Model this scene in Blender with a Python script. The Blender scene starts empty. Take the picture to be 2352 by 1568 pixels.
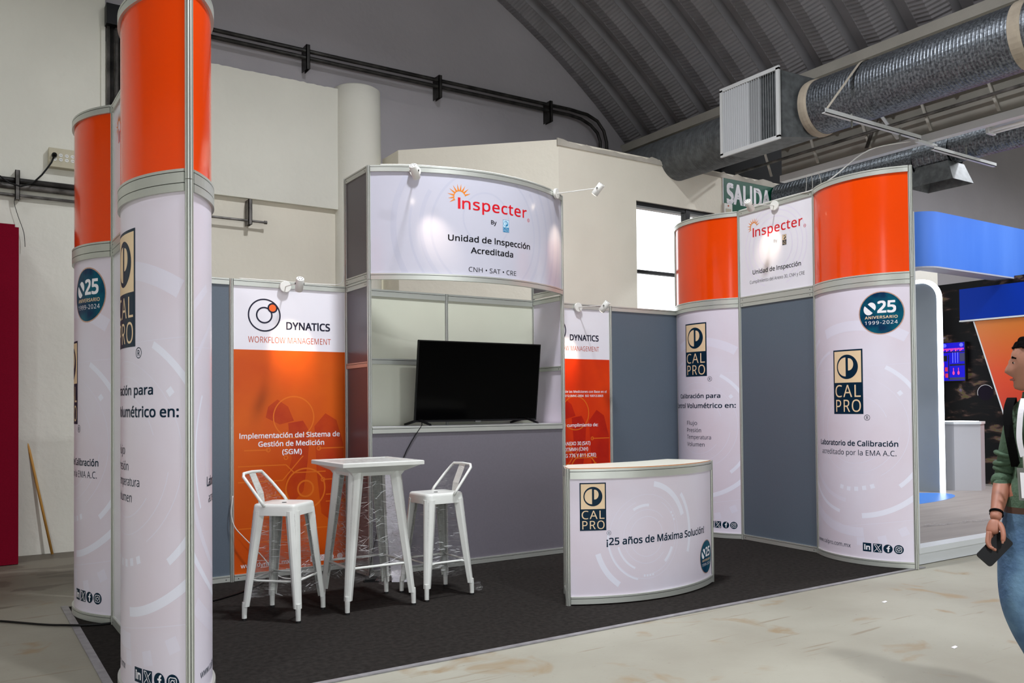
import bpy, bmesh, math, random
from math import sin, cos, pi, radians, sqrt, asin, atan2
from mathutils import Vector, Matrix, noise
random.seed(7)
C = bpy.context.scene.collection
S = bpy.context.scene
# ------------------------------------------------------------------ camera
cam_d = bpy.data.cameras.new('camera'); cam = bpy.data.objects.new('camera', cam_d); C.objects.link(cam)
cam_d.sensor_width = 36; cam_d.lens = 1960.9394 / 2352 * 36; cam_d.shift_y = 112.415 / 2352
cam_d.clip_end = 200
yaw, pitch, roll = 0.57880, 0.018786, -0.0091357
f0 = Vector((sin(yaw), cos(yaw), 0)); r0 = Vector((cos(yaw), -sin(yaw), 0)); u0 = Vector((0, 0, 1))
f1 = f0 * cos(pitch) + u0 * sin(pitch); u1 = -f0 * sin(pitch) + u0 * cos(pitch)
r2 = r0 * cos(roll) + u1 * sin(roll); u2 = -r0 * sin(roll) + u1 * cos(roll)
M = Matrix((r2, u2, -f1)).transposed().to_4x4(); M.translation = Vector((-0.8933, -7.0834, 1.4034))
cam.matrix_world = M
S.camera = cam
# ------------------------------------------------------------------ world, lamps, exposure
W = bpy.data.worlds.new('overcast_sky'); S.world = W; W.use_nodes = True
W.node_tree.nodes['Background'].inputs[0].default_value = (0.93, 0.97, 1.0, 1)
W.node_tree.nodes['Background'].inputs[1].default_value = 3.6
S.view_settings.view_transform = 'Standard'; S.view_settings.look = 'None'
S.view_settings.exposure = -0.10; S.view_settings.gamma = 1.0; S.view_settings.use_curve_mapping = False

def lamp(name, kind, loc, energy, color=(1, 1, 1), target=None, **kw):
    d = bpy.data.lights.new(name, kind); d.energy = energy; d.color = color
    for k, v in kw.items(): setattr(d, k, v)
    o = bpy.data.objects.new(name, d); C.objects.link(o); o.location = loc
    if target is not None:
        o.rotation_euler = (Vector(target) - Vector(loc)).to_track_quat('-Z', 'Y').to_euler()
    return o
COOL = (0.93, 0.95, 1.0)
for i, (x, y, e) in enumerate([(2.4, -2.7, 330), (2.4, -9.0, 330), (-3.2, -6.0, 170), (-2.6, 0.2, 30)]):
    lamp('high_bay_and_fill_lamp', 'AREA', (x, y, 7.3 if x > 0 else 6.6), e, COOL, shape='DISK', size=0.5, spread=radians(150))  # first is the lamp casting the booth shadows; the rest are added fill
lamp('aisle_fill_light', 'AREA', (12.5, -4.0, 7.6), 480, COOL, shape='DISK', size=0.6, spread=radians(160))  # this and the next: unseen lights added to brighten the aisle
lamp('aisle_fill_light', 'AREA', (17.5, -4.0, 7.6), 380, COOL, shape='DISK', size=0.6, spread=radians(160))
lamp('underside_fill_light', 'POINT', (10.8, -6.2, 2.6), 70, (0.93, 0.96, 1.0), shadow_soft_size=0.15)  # bodiless light added out of view to brighten beam and duct undersides
lamp('hall_tube_lamp', 'AREA', (10.5, -1.8, 4.6), 40, (0.95, 0.97, 1), shape='RECTANGLE', size=3.0, size_y=0.3, spread=radians(160))
WARM = (1.0, 0.80, 0.58)

# ------------------------------------------------------------------ materials
def lin(c): return tuple(((v / 255) / 12.92 if v / 255 <= 0.04045 else ((v / 255 + 0.055) / 1.055) ** 2.4) for v in c)
MATS = {}
def mat(name, rgb, rough=0.5, metal=0.0, var=0.0, scale=8.0, bump=0.0, bscale=60.0, rgb2=None, spec=0.5, emit=None, estr=0.0, detail=4, stretch=None, coat=0.0):
    m = bpy.data.materials.new(name); m.use_nodes = True; nt = m.node_tree; b = nt.nodes['Principled BSDF']
    c1 = lin(rgb) + (1,)
    b.inputs['Base Color'].default_value = c1
    b.inputs['Roughness'].default_value = rough; b.inputs['Metallic'].default_value = metal
    b.inputs['Specular IOR Level'].default_value = spec
    if coat: b.inputs['Coat Weight'].default_value = coat; b.inputs['Coat Roughness'].default_value = 0.08
    tc = nt.nodes.new('ShaderNodeTexCoord')
    src = tc.outputs['Object']
    if stretch:
        mp = nt.nodes.new('ShaderNodeMapping'); mp.inputs['Scale'].default_value = stretch
        nt.links.new(src, mp.inputs['Vector']); src = mp.outputs['Vector']
    if var > 0 or rgb2:
        n = nt.nodes.new('ShaderNodeTexNoise'); n.inputs['Scale'].default_value = scale; n.inputs['Detail'].default_value = detail
        r = nt.nodes.new('ShaderNodeValToRGB')
        c2 = (lin(rgb2) + (1,)) if rgb2 else tuple(v * (1 - var) for v in c1[:3]) + (1,)
        r.color_ramp.elements[0].position = 0.35; r.color_ramp.elements[0].color = c2
        r.color_ramp.elements[1].position = 0.65; r.color_ramp.elements[1].color = c1
        nt.links.new(src, n.inputs['Vector']); nt.links.new(n.outputs['Fac'], r.inputs['Fac'])
        nt.links.new(r.outputs['Color'], b.inputs['Base Color'])
    if bump > 0:
        n2 = nt.nodes.new('ShaderNodeTexNoise'); n2.inputs['Scale'].default_value = bscale; n2.inputs['Detail'].default_value = 4
        bp = nt.nodes.new('ShaderNodeBump'); bp.inputs['Strength'].default_value = bump; bp.inputs['Distance'].default_value = 0.02
        nt.links.new(src, n2.inputs['Vector']); nt.links.new(n2.outputs['Fac'], bp.inputs['Height']); nt.links.new(bp.outputs['Normal'], b.inputs['Normal'])
    if emit:
        b.inputs['Emission Color'].default_value = lin(emit) + (1,); b.inputs['Emission Strength'].default_value = estr
    MATS[name] = m
    return m
def G(name): return MATS[name]
mat('alu', (205, 208, 200), 0.36, 0.55, 0.06, 3)
mat('alu_dark', (120, 122, 118), 0.5, 0.4)
mat('slot', (30, 30, 30), 0.7)
mat('orange', (240, 70, 0), 0.14, 0, 0.04, 2, spec=0.5)
mat('panel_white', (226, 221, 234), 0.30, 0, rgb2=(222, 211, 222), scale=1.3, spec=.35)
mat('panel_plain_white', (236, 234, 241), 0.26, 0, 0.03, 1.5, spec=.4)
mat('panel_slate', (92, 104, 116), 0.42, 0, 0.05, 90)
mat('panel_grey', (118, 114, 122), 0.33, 0, 0.05, 60)
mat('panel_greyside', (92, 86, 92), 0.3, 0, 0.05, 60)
mat('panel_back', (212, 214, 196), 0.45, 0, 0.04, 2)
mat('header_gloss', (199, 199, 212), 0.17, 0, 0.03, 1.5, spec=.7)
mat('decor', (234, 234, 247), 0.3, spec=.35)
mat('decor_faint', (227, 222, 236), 0.3, spec=.35)
mat('navy', (8, 38, 58), 0.35, spec=.12)
mat('cream', (236, 208, 168), 0.4)
mat('print_black', (18, 18, 24), 0.35, spec=.12)
mat('print_white', (242, 240, 244), 0.35, spec=.12)
mat('teal', (0, 92, 112), 0.35, rgb2=(0, 42, 78), scale=7, spec=.12)
mat('copper', (200, 160, 140), 0.3, 0.3)
mat('sky_blue', (12, 120, 170), 0.35)
mat('pale_blue', (196, 226, 240), 0.35)
mat('red', (212, 12, 30), 0.3)
mat('sun_orange', (228, 130, 20), 0.3)
mat('rust_text', (190, 74, 40), 0.35)
mat('dyn_orange', (216, 92, 0), 0.4, 0, rgb2=(204, 76, 0), scale=1.6, spec=0.3)
mat('dyn_red', (226, 62, 0), 0.4, 0, rgb2=(204, 42, 0), scale=1.6, spec=0.3)
mat('dyn_shade', (196, 66, 0), 0.4, 0, rgb2=(182, 48, 0), scale=5, spec=0.3)
mat('dyn_shade_red', (196, 34, 0), 0.4, 0, rgb2=(178, 22, 0), scale=5, spec=0.3)
mat('dyn_line', (224, 112, 24), 0.4, spec=0.3)
mat('black_gloss', (3, 3, 4), 0.10, spec=0.06)
mat('black_plastic', (9, 9, 10), 0.45, spec=0.25)
mat('rubber', (16, 16, 16), 0.6)
mat('white_metal', (226, 228, 222), 0.3, 0.0, 0.04, 12, spec=0.6)
mat('white_plastic', (232, 232, 226), 0.35)
mat('counter_top', (230, 230, 214), 0.3)
mat('edge_band', (190, 120, 60), 0.5)
mat('plaster', (232, 230, 218), 0.85, 0, 0.07, 1.1, bump=0.25, bscale=14, detail=8)
mat('plaster_cream', (236, 230, 214), 0.85, 0, 0.05, 1.3, bump=0.2, bscale=16, detail=8)
mat('plaster_upper', (172, 168, 172), 0.9, 0, 0.10, 0.8, bump=0.3, bscale=10, detail=8)
mat('plaster_dirty', (196, 190, 178), 0.9, 0, 0.25, 2.6, bump=0.4, bscale=12, detail=9)
mat('plaster_spandrel', (150, 147, 138), 0.9, 0, 0.2, 1.6, bump=0.3, bscale=12)
mat('concrete_beam', (186, 182, 172), 0.85, 0, 0.12, 3, bump=0.2, bscale=20)
mat('steel_roof', (146, 144, 148), 0.6, 0.15, 0.2, 3)
mat('dark_void', (20, 20, 22), 0.9)
mat('galv', (136, 142, 148), 0.42, 0.8, 0, 46, rgb2=(78, 82, 88), detail=8)
mat('galv_dull', (104, 108, 110), 0.55, 0.35, 0.4, 14, detail=6)
mat('canvas_strap', (168, 160, 146), 0.8)
mat('mastic', (176, 164, 146), 0.9, 0, 0.15, 12)
mat('white_steel', (216, 218, 218), 0.35, 0.1, 0.05, 6)
mat('slat_metal', (176, 178, 180), 0.5, 0.1)
mat('conduit_dark', (62, 60, 58), 0.45, 0.4, 0, 8, rgb2=(30, 29, 28))
mat('conduit_mid', (124, 120, 116), 0.45, 0.4, 0, 8, rgb2=(70, 68, 64))
mat('beige_box', (196, 188, 162), 0.5, 0, 0.06, 12)
mat('window_frame', (18, 18, 20), 0.5)
mat('green_sign', (0, 84, 62), 0.35)
mat('red_felt', (122, 8, 34), 0.95, 0, 0.2, 120, spec=0.1)
mat('wood_stick', (206, 152, 70), 0.6, 0, 0.15, 5)
mat('carpet', (50, 47, 44), 0.98, 0, rgb2=(38, 35, 33), scale=30, bump=0.6, bscale=260, spec=0.1, detail=8)
mat('tape', (150, 148, 150), 0.4, 0.1, 0.3, 14, stretch=(1, 1, 1))
mat('skin', (158, 104, 82), 0.55, 0, 0.06, 30)
mat('skin_head', (172, 122, 100), 0.5, 0, 0.06, 30)
mat('hair', (10, 8, 8), 0.95, spec=0.05)
mat('shirt', (74, 98, 76), 0.9, 0, 0.14, 60, bump=0.3, bscale=60)
mat('jeans', (98, 130, 156), 0.9, 0, rgb2=(64, 92, 124), scale=7, bump=0.3, bscale=50)
mat('strap_black', (10, 10, 11), 0.85, spec=.08)
mat('belt', (74, 48, 34), 0.6)
mat('lanyard', (214, 212, 216), 0.6)
mat('lip', (150, 78, 70), 0.5)
mat('eye_white', (206, 200, 194), 0.4)
mat('fascia_blue', (62, 112, 198), 0.55, 0, rgb2=(34, 92, 184), scale=1.2, stretch=(1, 1, 0.15))
mat('header_blue', (0, 48, 158), 0.5, spec=.1)
mat('soffit', (150, 152, 162), 0.6)
mat('stand_panel', (136, 146, 156), 0.45, 0, 0.05, 3)
mat('stand_white', (214, 218, 220), 0.4)
mat('stand_floor', (148, 142, 138), 0.7, 0, 0.16, 2.0, stretch=(0.5, 5, 1), detail=8)
mat('floor_blue', (60, 130, 220), 0.35)
mat('pedestal', (176, 176, 180), 0.5)
mat('light_strip', (255, 255, 255), 0.5, emit=(236, 244, 255), estr=3.2)
mat('neon_blue', (8, 6, 60), 0.4, emit=(18, 10, 214), estr=1.0, spec=.1)
mat('neon_pink', (230, 40, 120), 0.4, emit=(235, 50, 120), estr=1.1)
mat('spot_lens', (255, 240, 220), 0.4, emit=(255, 236, 205), estr=14)
mat('tube', (250, 250, 250), 0.4, 0)

def orange_gradient():
    m = bpy.data.materials.new('orange_gradient'); m.use_nodes = True; nt = m.node_tree; b = nt.nodes['Principled BSDF']
    tc = nt.nodes.new('ShaderNodeTexCoord'); sx = nt.nodes.new('ShaderNodeSeparateXYZ'); mr = nt.nodes.new('ShaderNodeMapRange')
    r = nt.nodes.new('ShaderNodeValToRGB'); b.inputs['Roughness'].default_value = 0.4
    nt.links.new(tc.outputs['Object'], sx.inputs[0]); nt.links.new(sx.outputs['Z'], mr.inputs[0])
    mr.inputs[1].default_value = 1.0; mr.inputs[2].default_value = 2.7
    r.color_ramp.elements[0].color = lin((196, 40, 12)) + (1,); r.color_ramp.elements[1].color = lin((206, 124, 30)) + (1,)
    e = r.color_ramp.elements.new(0.4); e.color = lin((214, 66, 14)) + (1,)
    nt.links.new(mr.outputs[0], r.inputs[0]); nt.links.new(r.outputs[0], b.inputs['Base Color'])
    MATS['orange_gradient'] = m
orange_gradient()
def photo_print():
    # the neighbouring stand's dark photographic wall print: blurred glass and chrome shapes
    m = bpy.data.materials.new('dark_photo_print'); m.use_nodes = True; nt = m.node_tree; b = nt.nodes['Principled BSDF']
    b.inputs['Roughness'].default_value = 0.5; b.inputs['Specular IOR Level'].default_value = .12
    tc = nt.nodes.new('ShaderNodeTexCoord'); mp = nt.nodes.new('ShaderNodeMapping'); mp.inputs['Rotation'].default_value = (0.75, 0.0, 0); mp.inputs['Scale'].default_value = (1, 1.0, 2.6)
    n = nt.nodes.new('ShaderNodeTexNoise'); n.inputs['Scale'].default_value = 2.4; n.inputs['Detail'].default_value = 7; n.inputs['Distortion'].default_value = 0.35
    r = nt.nodes.new('ShaderNodeValToRGB')
    cr = r.color_ramp; cr.elements[0].position = 0.50; cr.elements[0].color = (0.004, 0.004, 0.005, 1)
    cr.elements[1].position = 0.74; cr.elements[1].color = lin((205, 196, 190)) + (1,)
    for p, c in ((0.56, (40, 30, 28)), (0.60, (104, 80, 72)), (0.635, (92, 90, 40)), (0.67, (112, 92, 124))):
        e = cr.elements.new(p); e.color = lin(c) + (1,)
    nt.links.new(tc.outputs['Object'], mp.inputs[0]); nt.links.new(mp.outputs[0], n.inputs[0]); nt.links.new(n.outputs['Fac'], r.inputs[0]); nt.links.new(r.outputs[0], b.inputs['Base Color'])
    MATS['dark_photo_print'] = m
photo_print()
def concrete_floor():
    m = bpy.data.materials.new('concrete_floor'); m.use_nodes = True; nt = m.node_tree; b = nt.nodes['Principled BSDF']
    b.inputs['Roughness'].default_value = 0.55; b.inputs['Specular IOR Level'].default_value = 0.35
    tc = nt.nodes.new('ShaderNodeTexCoord')
    def nz(sc, det, stretch=(1, 1, 1), dist=0.0):
        mp = nt.nodes.new('ShaderNodeMapping'); mp.inputs['Scale'].default_value = stretch
        n = nt.nodes.new('ShaderNodeTexNoise'); n.inputs['Scale'].default_value = sc; n.inputs['Detail'].default_value = det; n.inputs['Distortion'].default_value = dist
        nt.links.new(tc.outputs['Object'], mp.inputs[0]); nt.links.new(mp.outputs[0], n.inputs[0]); return n
    def ramp(n, p0, c0, p1, c1):
        r = nt.nodes.new('ShaderNodeValToRGB'); r.color_ramp.elements[0].position = p0; r.color_ramp.elements[0].color = c0; r.color_ramp.elements[1].position = p1; r.color_ramp.elements[1].color = c1
        nt.links.new(n.outputs['Fac'], r.inputs[0]); return r
    def mix(fac, a, bb):
        mx = nt.nodes.new('ShaderNodeMix'); mx.data_type = 'RGBA'; nt.links.new(fac, mx.inputs[0])
        for i, s in ((6, a), (7, bb)):
            if isinstance(s, tuple): mx.inputs[i].default_value = s
            else: nt.links.new(s, mx.inputs[i])
        return mx.outputs[2]
    base = ramp(nz(0.9, 8), 0.3, lin((142, 138, 124)) + (1,), 0.7, lin((164, 162, 148)) + (1,))
    stain = ramp(nz(2.2, 9, (1, 1, 1), 0.8), 0.60, (0, 0, 0, 1), 0.70, (1, 1, 1, 1))
    c = mix(stain.outputs[0], base.outputs[0], lin((146, 130, 104)) + (1,))
    scr = ramp(nz(3.0, 10, (0.35, 5, 1), 0.4), 0.64, (0, 0, 0, 1), 0.68, (0.55, 0.55, 0.55, 1))
    c = mix(scr.outputs[0], c, lin((126, 112, 90)) + (1,))
    spk = ramp(nz(38, 3), 0.70, (0, 0, 0, 1), 0.76, (0.5, 0.5, 0.5, 1))
    c = mix(spk.outputs[0], c, lin((120, 112, 100)) + (1,))
    # darker stretch of concrete, with sharp-edged patches, along the end wall (in world metres)
    sx = nt.nodes.new('ShaderNodeSeparateXYZ'); nt.links.new(tc.outputs['Object'], sx.inputs[0])
    n = nz(1.3, 6)
    ad = nt.nodes.new('ShaderNodeMath'); ad.operation = 'MULTIPLY_ADD'; nt.links.new(n.outputs['Fac'], ad.inputs[0]); ad.inputs[1].default_value = 2.2; nt.links.new(sx.outputs['Y'], ad.inputs[2])
    rr = nt.nodes.new('ShaderNodeMapRange'); rr.inputs[1].default_value = 1.0; rr.inputs[2].default_value = 1.9; rr.inputs[4].default_value = 0.75; nt.links.new(ad.outputs[0], rr.inputs[0])
    c = mix(rr.outputs[0], c, lin((100, 92, 80)) + (1,))
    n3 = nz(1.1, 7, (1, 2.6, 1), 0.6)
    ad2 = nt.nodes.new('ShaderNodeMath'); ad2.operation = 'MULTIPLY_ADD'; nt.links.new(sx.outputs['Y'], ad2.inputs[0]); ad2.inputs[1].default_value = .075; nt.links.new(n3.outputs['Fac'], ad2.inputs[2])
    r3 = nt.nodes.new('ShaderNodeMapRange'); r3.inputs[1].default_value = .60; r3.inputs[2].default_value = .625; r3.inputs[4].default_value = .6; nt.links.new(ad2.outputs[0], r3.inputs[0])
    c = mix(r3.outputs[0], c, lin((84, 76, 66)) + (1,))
    nt.links.new(c, b.inputs['Base Color'])
    bp = nt.nodes.new('ShaderNodeBump'); bp.inputs['Strength'].default_value = 0.15; bp.inputs['Distance'].default_value = 0.01
    nt.links.new(nz(30, 5).outputs['Fac'], bp.inputs['Height']); nt.links.new(bp.outputs[0], b.inputs['Normal'])
    MATS['concrete_floor'] = m
concrete_floor()
def wrap_film():
    # clear stretch film: mostly see-through, crinkled so that it catches thin highlights
    m = bpy.data.materials.new('stretch_film'); m.use_nodes = True; nt = m.node_tree
    for n in list(nt.nodes): nt.nodes.remove(n)
    out = nt.nodes.new('ShaderNodeOutputMaterial'); tr = nt.nodes.new('ShaderNodeBsdfTransparent'); gl = nt.nodes.new('ShaderNodeBsdfGlossy'); df = nt.nodes.new('ShaderNodeBsdfDiffuse')
    tr.inputs[0].default_value = (0.93, 0.93, 0.93, 1); gl.inputs['Roughness'].default_value = 0.12; df.inputs[0].default_value = (0.75, 0.75, 0.75, 1)
    tc = nt.nodes.new('ShaderNodeTexCoord'); mp = nt.nodes.new('ShaderNodeMapping'); mp.inputs['Scale'].default_value = (3, 3, 24); mp.inputs['Rotation'].default_value = (0.3, 0.35, 0)
    n = nt.nodes.new('ShaderNodeTexNoise'); n.inputs['Scale'].default_value = 5; n.inputs['Detail'].default_value = 6; n.inputs['Distortion'].default_value = 1.2
    bp = nt.nodes.new('ShaderNodeBump'); bp.inputs['Strength'].default_value = 1.0; bp.inputs['Distance'].default_value = 0.09
    nt.links.new(tc.outputs['Object'], mp.inputs[0]); nt.links.new(mp.outputs[0], n.inputs[0]); nt.links.new(n.outputs['Fac'], bp.inputs['Height']); nt.links.new(bp.outputs[0], gl.inputs['Normal'])
    m1 = nt.nodes.new('ShaderNodeMixShader'); m1.inputs[0].default_value = 0.15; nt.links.new(gl.outputs[0], m1.inputs[1]); nt.links.new(df.outputs[0], m1.inputs[2])
    r = nt.nodes.new('ShaderNodeValToRGB'); r.color_ramp.elements[0].position = 0.45; r.color_ramp.elements[0].color = (0.04, 0.04, 0.04, 1); r.color_ramp.elements[1].position = 0.68; r.color_ramp.elements[1].color = (0.36, 0.36, 0.36, 1)
    nt.links.new(n.outputs['Fac'], r.inputs[0])
    m2 = nt.nodes.new('ShaderNodeMixShader'); nt.links.new(r.outputs[0], m2.inputs[0]); nt.links.new(tr.outputs[0], m2.inputs[1]); nt.links.new(m1.outputs[0], m2.inputs[2])
    nt.links.new(m2.outputs[0], out.inputs[0]); MATS['stretch_film'] = m
wrap_film()
mat('film_fold', (238, 240, 240), 0.2, spec=.8)  # whitish material that paints the glints on creased film
MATS['film_fold'].node_tree.nodes['Principled BSDF'].inputs['Alpha'].default_value = .62
def glass():
    m = bpy.data.materials.new('window_glass'); m.use_nodes = True; nt = m.node_tree
    for n in list(nt.nodes): nt.nodes.remove(n)
    out = nt.nodes.new('ShaderNodeOutputMaterial'); tr = nt.nodes.new('ShaderNodeBsdfTransparent'); gl = nt.nodes.new('ShaderNodeBsdfGlossy'); gl.inputs['Roughness'].default_value = 0.03
    mx = nt.nodes.new('ShaderNodeMixShader'); mx.inputs[0].default_value = 0.06
    nt.links.new(tr.outputs[0], mx.inputs[1]); nt.links.new(gl.outputs[0], mx.inputs[2]); nt.links.new(mx.outputs[0], out.inputs[0]); MATS['window_glass'] = m
glass()

# ------------------------------------------------------------------ mesh helpers
def origin_of(o):
    v = Vector((0, 0, 0))
    while o is not None: v = v + o.location; o = o.parent
    return v
def obj(name, bm, mats, parent=None, smooth=False, label=None, loc=None, local=False):
    """link one mesh object; the bmesh is in world metres unless local; loc sets the origin of a top-level mesh"""
    me = bpy.data.meshes.new(name)
    off = Vector((0, 0, 0)) if local else (origin_of(parent) if parent is not None else Vector(loc or (0, 0, 0)))
    if off.length > 0: bmesh.ops.translate(bm, verts=bm.verts, vec=-off)
    bm.normal_update(); bm.to_mesh(me); bm.free()
    if isinstance(mats, str): mats = [mats]
    for m in mats: me.materials.append(MATS[m])
    if smooth:
        for p in me.polygons: p.use_smooth = True
    o = bpy.data.objects.new(name, me); C.objects.link(o)
    if parent is not None: o.parent = parent
    elif loc is not None: o.location = loc
    if label: o['label'] = label
    return o
def thing(name, label, cat, loc=(0, 0, 0), group=None):
    o = bpy.data.objects.new(name, None); C.objects.link(o); o.location = loc; o.empty_display_size = 0.1
    o['label'] = label; o['category'] = cat
    if group: o['group'] = group
    return o
def tag(o, label, cat, group=None):
    o['label'] = label; o['category'] = cat
    if group: o['group'] = group
    return o
def struct(o): o['kind'] = 'structure'; return o
def BM(): return bmesh.new()
def box(bm, x0, x1, y0, y1, z0, z1, mi=0):
    vs = [bm.verts.new((x, y, z)) for x in (x0, x1) for y in (y0, y1) for z in (z0, z1)]
    for f in ((0, 1, 3, 2), (4, 6, 7, 5), (0, 4, 5, 1), (2, 3, 7, 6), (0, 2, 6, 4), (1, 5, 7, 3)):
        fa = bm.faces.new([vs[i] for i in f]); fa.material_index = mi
    return vs
def prism(bm, poly, z0, z1, mi=0):
    a = [bm.verts.new((x, y, z0)) for x, y in poly]; b = [bm.verts.new((x, y, z1)) for x, y in poly]
    n = len(poly)
    for i in range(n): bm.faces.new((a[i], a[(i + 1) % n], b[(i + 1) % n], b[i])).material_index = mi
    bm.faces.new(a[::-1]).material_index = mi; bm.faces.new(b).material_index = mi
def slab(bm, pts, d, mi=0):
    """planar polygon pts (3D) extruded by vector d"""
    a = [bm.verts.new(p) for p in pts]; b = [bm.verts.new(Vector(p) + Vector(d)) for p in pts]; n = len(pts)
    for i in range(n): bm.faces.new((a[i], a[(i + 1) % n], b[(i + 1) % n], b[i])).material_index = mi
    bm.faces.new(a[::-1]).material_index = mi; bm.faces.new(b).material_index = mi
def tube(bm, pts, r, seg=10, mi=0, close=False, rb=None):
    pts = [Vector(p) for p in pts]; n = len(pts); rings = []; prev = None
    for i, p in enumerate(pts):
        t = (pts[min(i + 1, n - 1)] - pts[max(i - 1, 0)]).normalized()
        if prev is None:
            a = t.orthogonal().normalized()
        else:
            a = (prev - t * prev.dot(t)).normalized()
        prev = a; b = t.cross(a); rr = r[i] if isinstance(r, (list, tuple)) else r
        rings.append([bm.verts.new(p + a * rr * cos(2 * pi * k / seg) + b * (rb[i] if rb else rr) * sin(2 * pi * k / seg)) for k in range(seg)])
    for i in range(n - 1):
        for k in range(seg): bm.faces.new((rings[i][k], rings[i][(k + 1) % seg], rings[i + 1][(k + 1) % seg], rings[i + 1][k])).material_index = mi
    bm.faces.new(rings[0][::-1]).material_index = mi; bm.faces.new(rings[-1]).material_index = mi
def lathe(bm, c, prof, seg=24, mi=0, axis='Z'):
    rings = []
    for r, h in prof:
        ring = []
        for k in range(seg):
            a = 2 * pi * k / seg; p = (r * cos(a), r * sin(a), h)
            if axis == 'X': p = (h, p[0], p[1])
            if axis == 'Y': p = (p[0], h, p[1])
            ring.append(bm.verts.new(Vector(c) + Vector(p)))
        rings.append(ring)
    for i in range(len(rings) - 1):
        for k in range(seg): bm.faces.new((rings[i][k], rings[i][(k + 1) % seg], rings[i + 1][(k + 1) % seg], rings[i + 1][k])).material_index = mi
    bm.faces.new(rings[0][::-1]).material_index = mi; bm.faces.new(rings[-1]).material_index = mi
def sweep(bm, path, prof, mi=0, mis=None):
    """path: list of (x, y, nx, ny); prof: closed list of (n, z)"""
    rings = [[bm.verts.new((x + nx * n, y + ny * n, z)) for n, z in prof] for x, y, nx, ny in path]
    m = len(prof)
    for i in range(len(rings) - 1):
        for k in range(m):
            f = bm.faces.new((rings[i][k], rings[i + 1][k], rings[i + 1][(k + 1) % m], rings[i][(k + 1) % m])); f.material_index = mis[k] if mis else mi
    bm.faces.new(rings[0]).material_index = mi; bm.faces.new(rings[-1][::-1]).material_index = mi
def fixn(bm): bmesh.ops.recalc_face_normals(bm, faces=bm.faces); return bm

class Arc:
    """circular wall line from P to Q, bulging to the right of travel (the printed side)"""
    def __init__(s, P, Q, R=None):
        P = Vector(P); Q = Vector(Q); c = (Q - P).length; t = (Q - P) / c; n = Vector((t.y, -t.x))
        s.P, s.Q, s.t, s.n, s.R = P, Q, t, n, R
        if R: s.O = (P + Q) / 2 - n * sqrt(R * R - c * c / 4); s.th = 2 * asin(c / 2 / R); s.L = R * s.th
        else: s.L = c
    def at(s, q, off=0.0):
        if s.R:
            a = q / s.R - s.th / 2; d = s.n * cos(a) + s.t * sin(a); p = s.O + d * (s.R + off); return p.x, p.y, d.x, d.y
        p = s.P + s.t * q + s.n * off; return p.x, p.y, s.n.x, s.n.y
    def path(s, a=0.018, b=None, off=0.0, step=0.035):
        b = s.L - 0.018 if b is None else b; n = max(1, int((b - a) / step)) if s.R else 1
        return [s.at(a + (b - a) * i / n, off) for i in range(n + 1)]
    def map(s, q, z, off):
        x, y, nx, ny = s.at(q); return (x + nx * off, y + ny * off, z)

H1, H2 = 2.4706, 0.9560; TOP = H1 + H2
def post(x, y, z0, z1, parent, r=0.0195):
    bm = BM(); prof = []
    for k in range(8):
        a = 2 * pi * k / 8 + pi / 8; b = a + pi / 4
        A = Vector((cos(a), sin(a))) * r; B = Vector((cos(b), sin(b))) * r
        for f, dd in ((0.06, 0), (0.34, 0), (0.36, 1), (0.64, 1), (0.66, 0), (0.94, 0)):
            p = A.lerp(B, f); prof.append(((p * 0.70 if dd else p), dd))
    a0 = [bm.verts.new((x + p.x, y + p.y, z0)) for p, _ in prof]; b0 = [bm.verts.new((x + p.x, y + p.y, z1)) for p, _ in prof]; n = len(prof)
    for i in range(n):
        f = bm.faces.new((a0[i], a0[(i + 1) % n], b0[(i + 1) % n], b0[i])); f.material_index = 1 if prof[i][1] and prof[(i + 1) % n][1] else 0
    bm.faces.new(b0); bm.faces.new(a0[::-1])
    return obj('post', bm, ['alu', 'slot'], parent)
def rail(A, z0, parent, h=0.052, t=0.014, screws=False, a=0.018, b=None):
    """extruded beam with the dark groove a quarter down from its top lip; z0 = underside"""
    bm = BM(); lip = h * 0.24; g = 0.004
    def ring(zz0, zz1, tt): return [(-tt, zz0), (tt, zz0), (tt, zz1), (-tt, zz1)]
    p = A.path(a, b)
    sweep(bm, p, ring(z0, z0 + h - lip - g, t)); sweep(bm, p, ring(z0 + h - lip, z0 + h, t)); sweep(bm, p, ring(z0 + h - lip - g - 0.001, z0 + h - lip + 0.001, t * 0.55), 1)
    if screws:
        for q in (0.05, A.L - 0.05):
            x, y, nx, ny = A.at(q, t)
            tube(bm, [(x, y, z0 + h * 0.36), (x + nx * 0.001, y + ny * 0.001, z0 + h * 0.36)], 0.0045, 8, 1)
    return obj('rail', fixn(bm), ['alu', 'slot'], parent, smooth=False)
def panel(A, z0, z1, m, parent, name='panel', t=0.002, a=0.016, b=None, label=None):
    bm = BM(); b = A.L - 0.016 if b is None else b
    sweep(bm, A.path(a, b, step=0.03), [(-t, z0), (t, z0), (t, z1), (-t, z1)])
    o = obj(name, fixn(bm), m, parent, label=label)
    if A.R:
        for p in o.data.polygons: p.use_smooth = abs(p.normal.z) < 0.5
        try: o.data.set_sharp_from_angle(angle=radians(40))
        except Exception: pass
    return o

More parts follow.
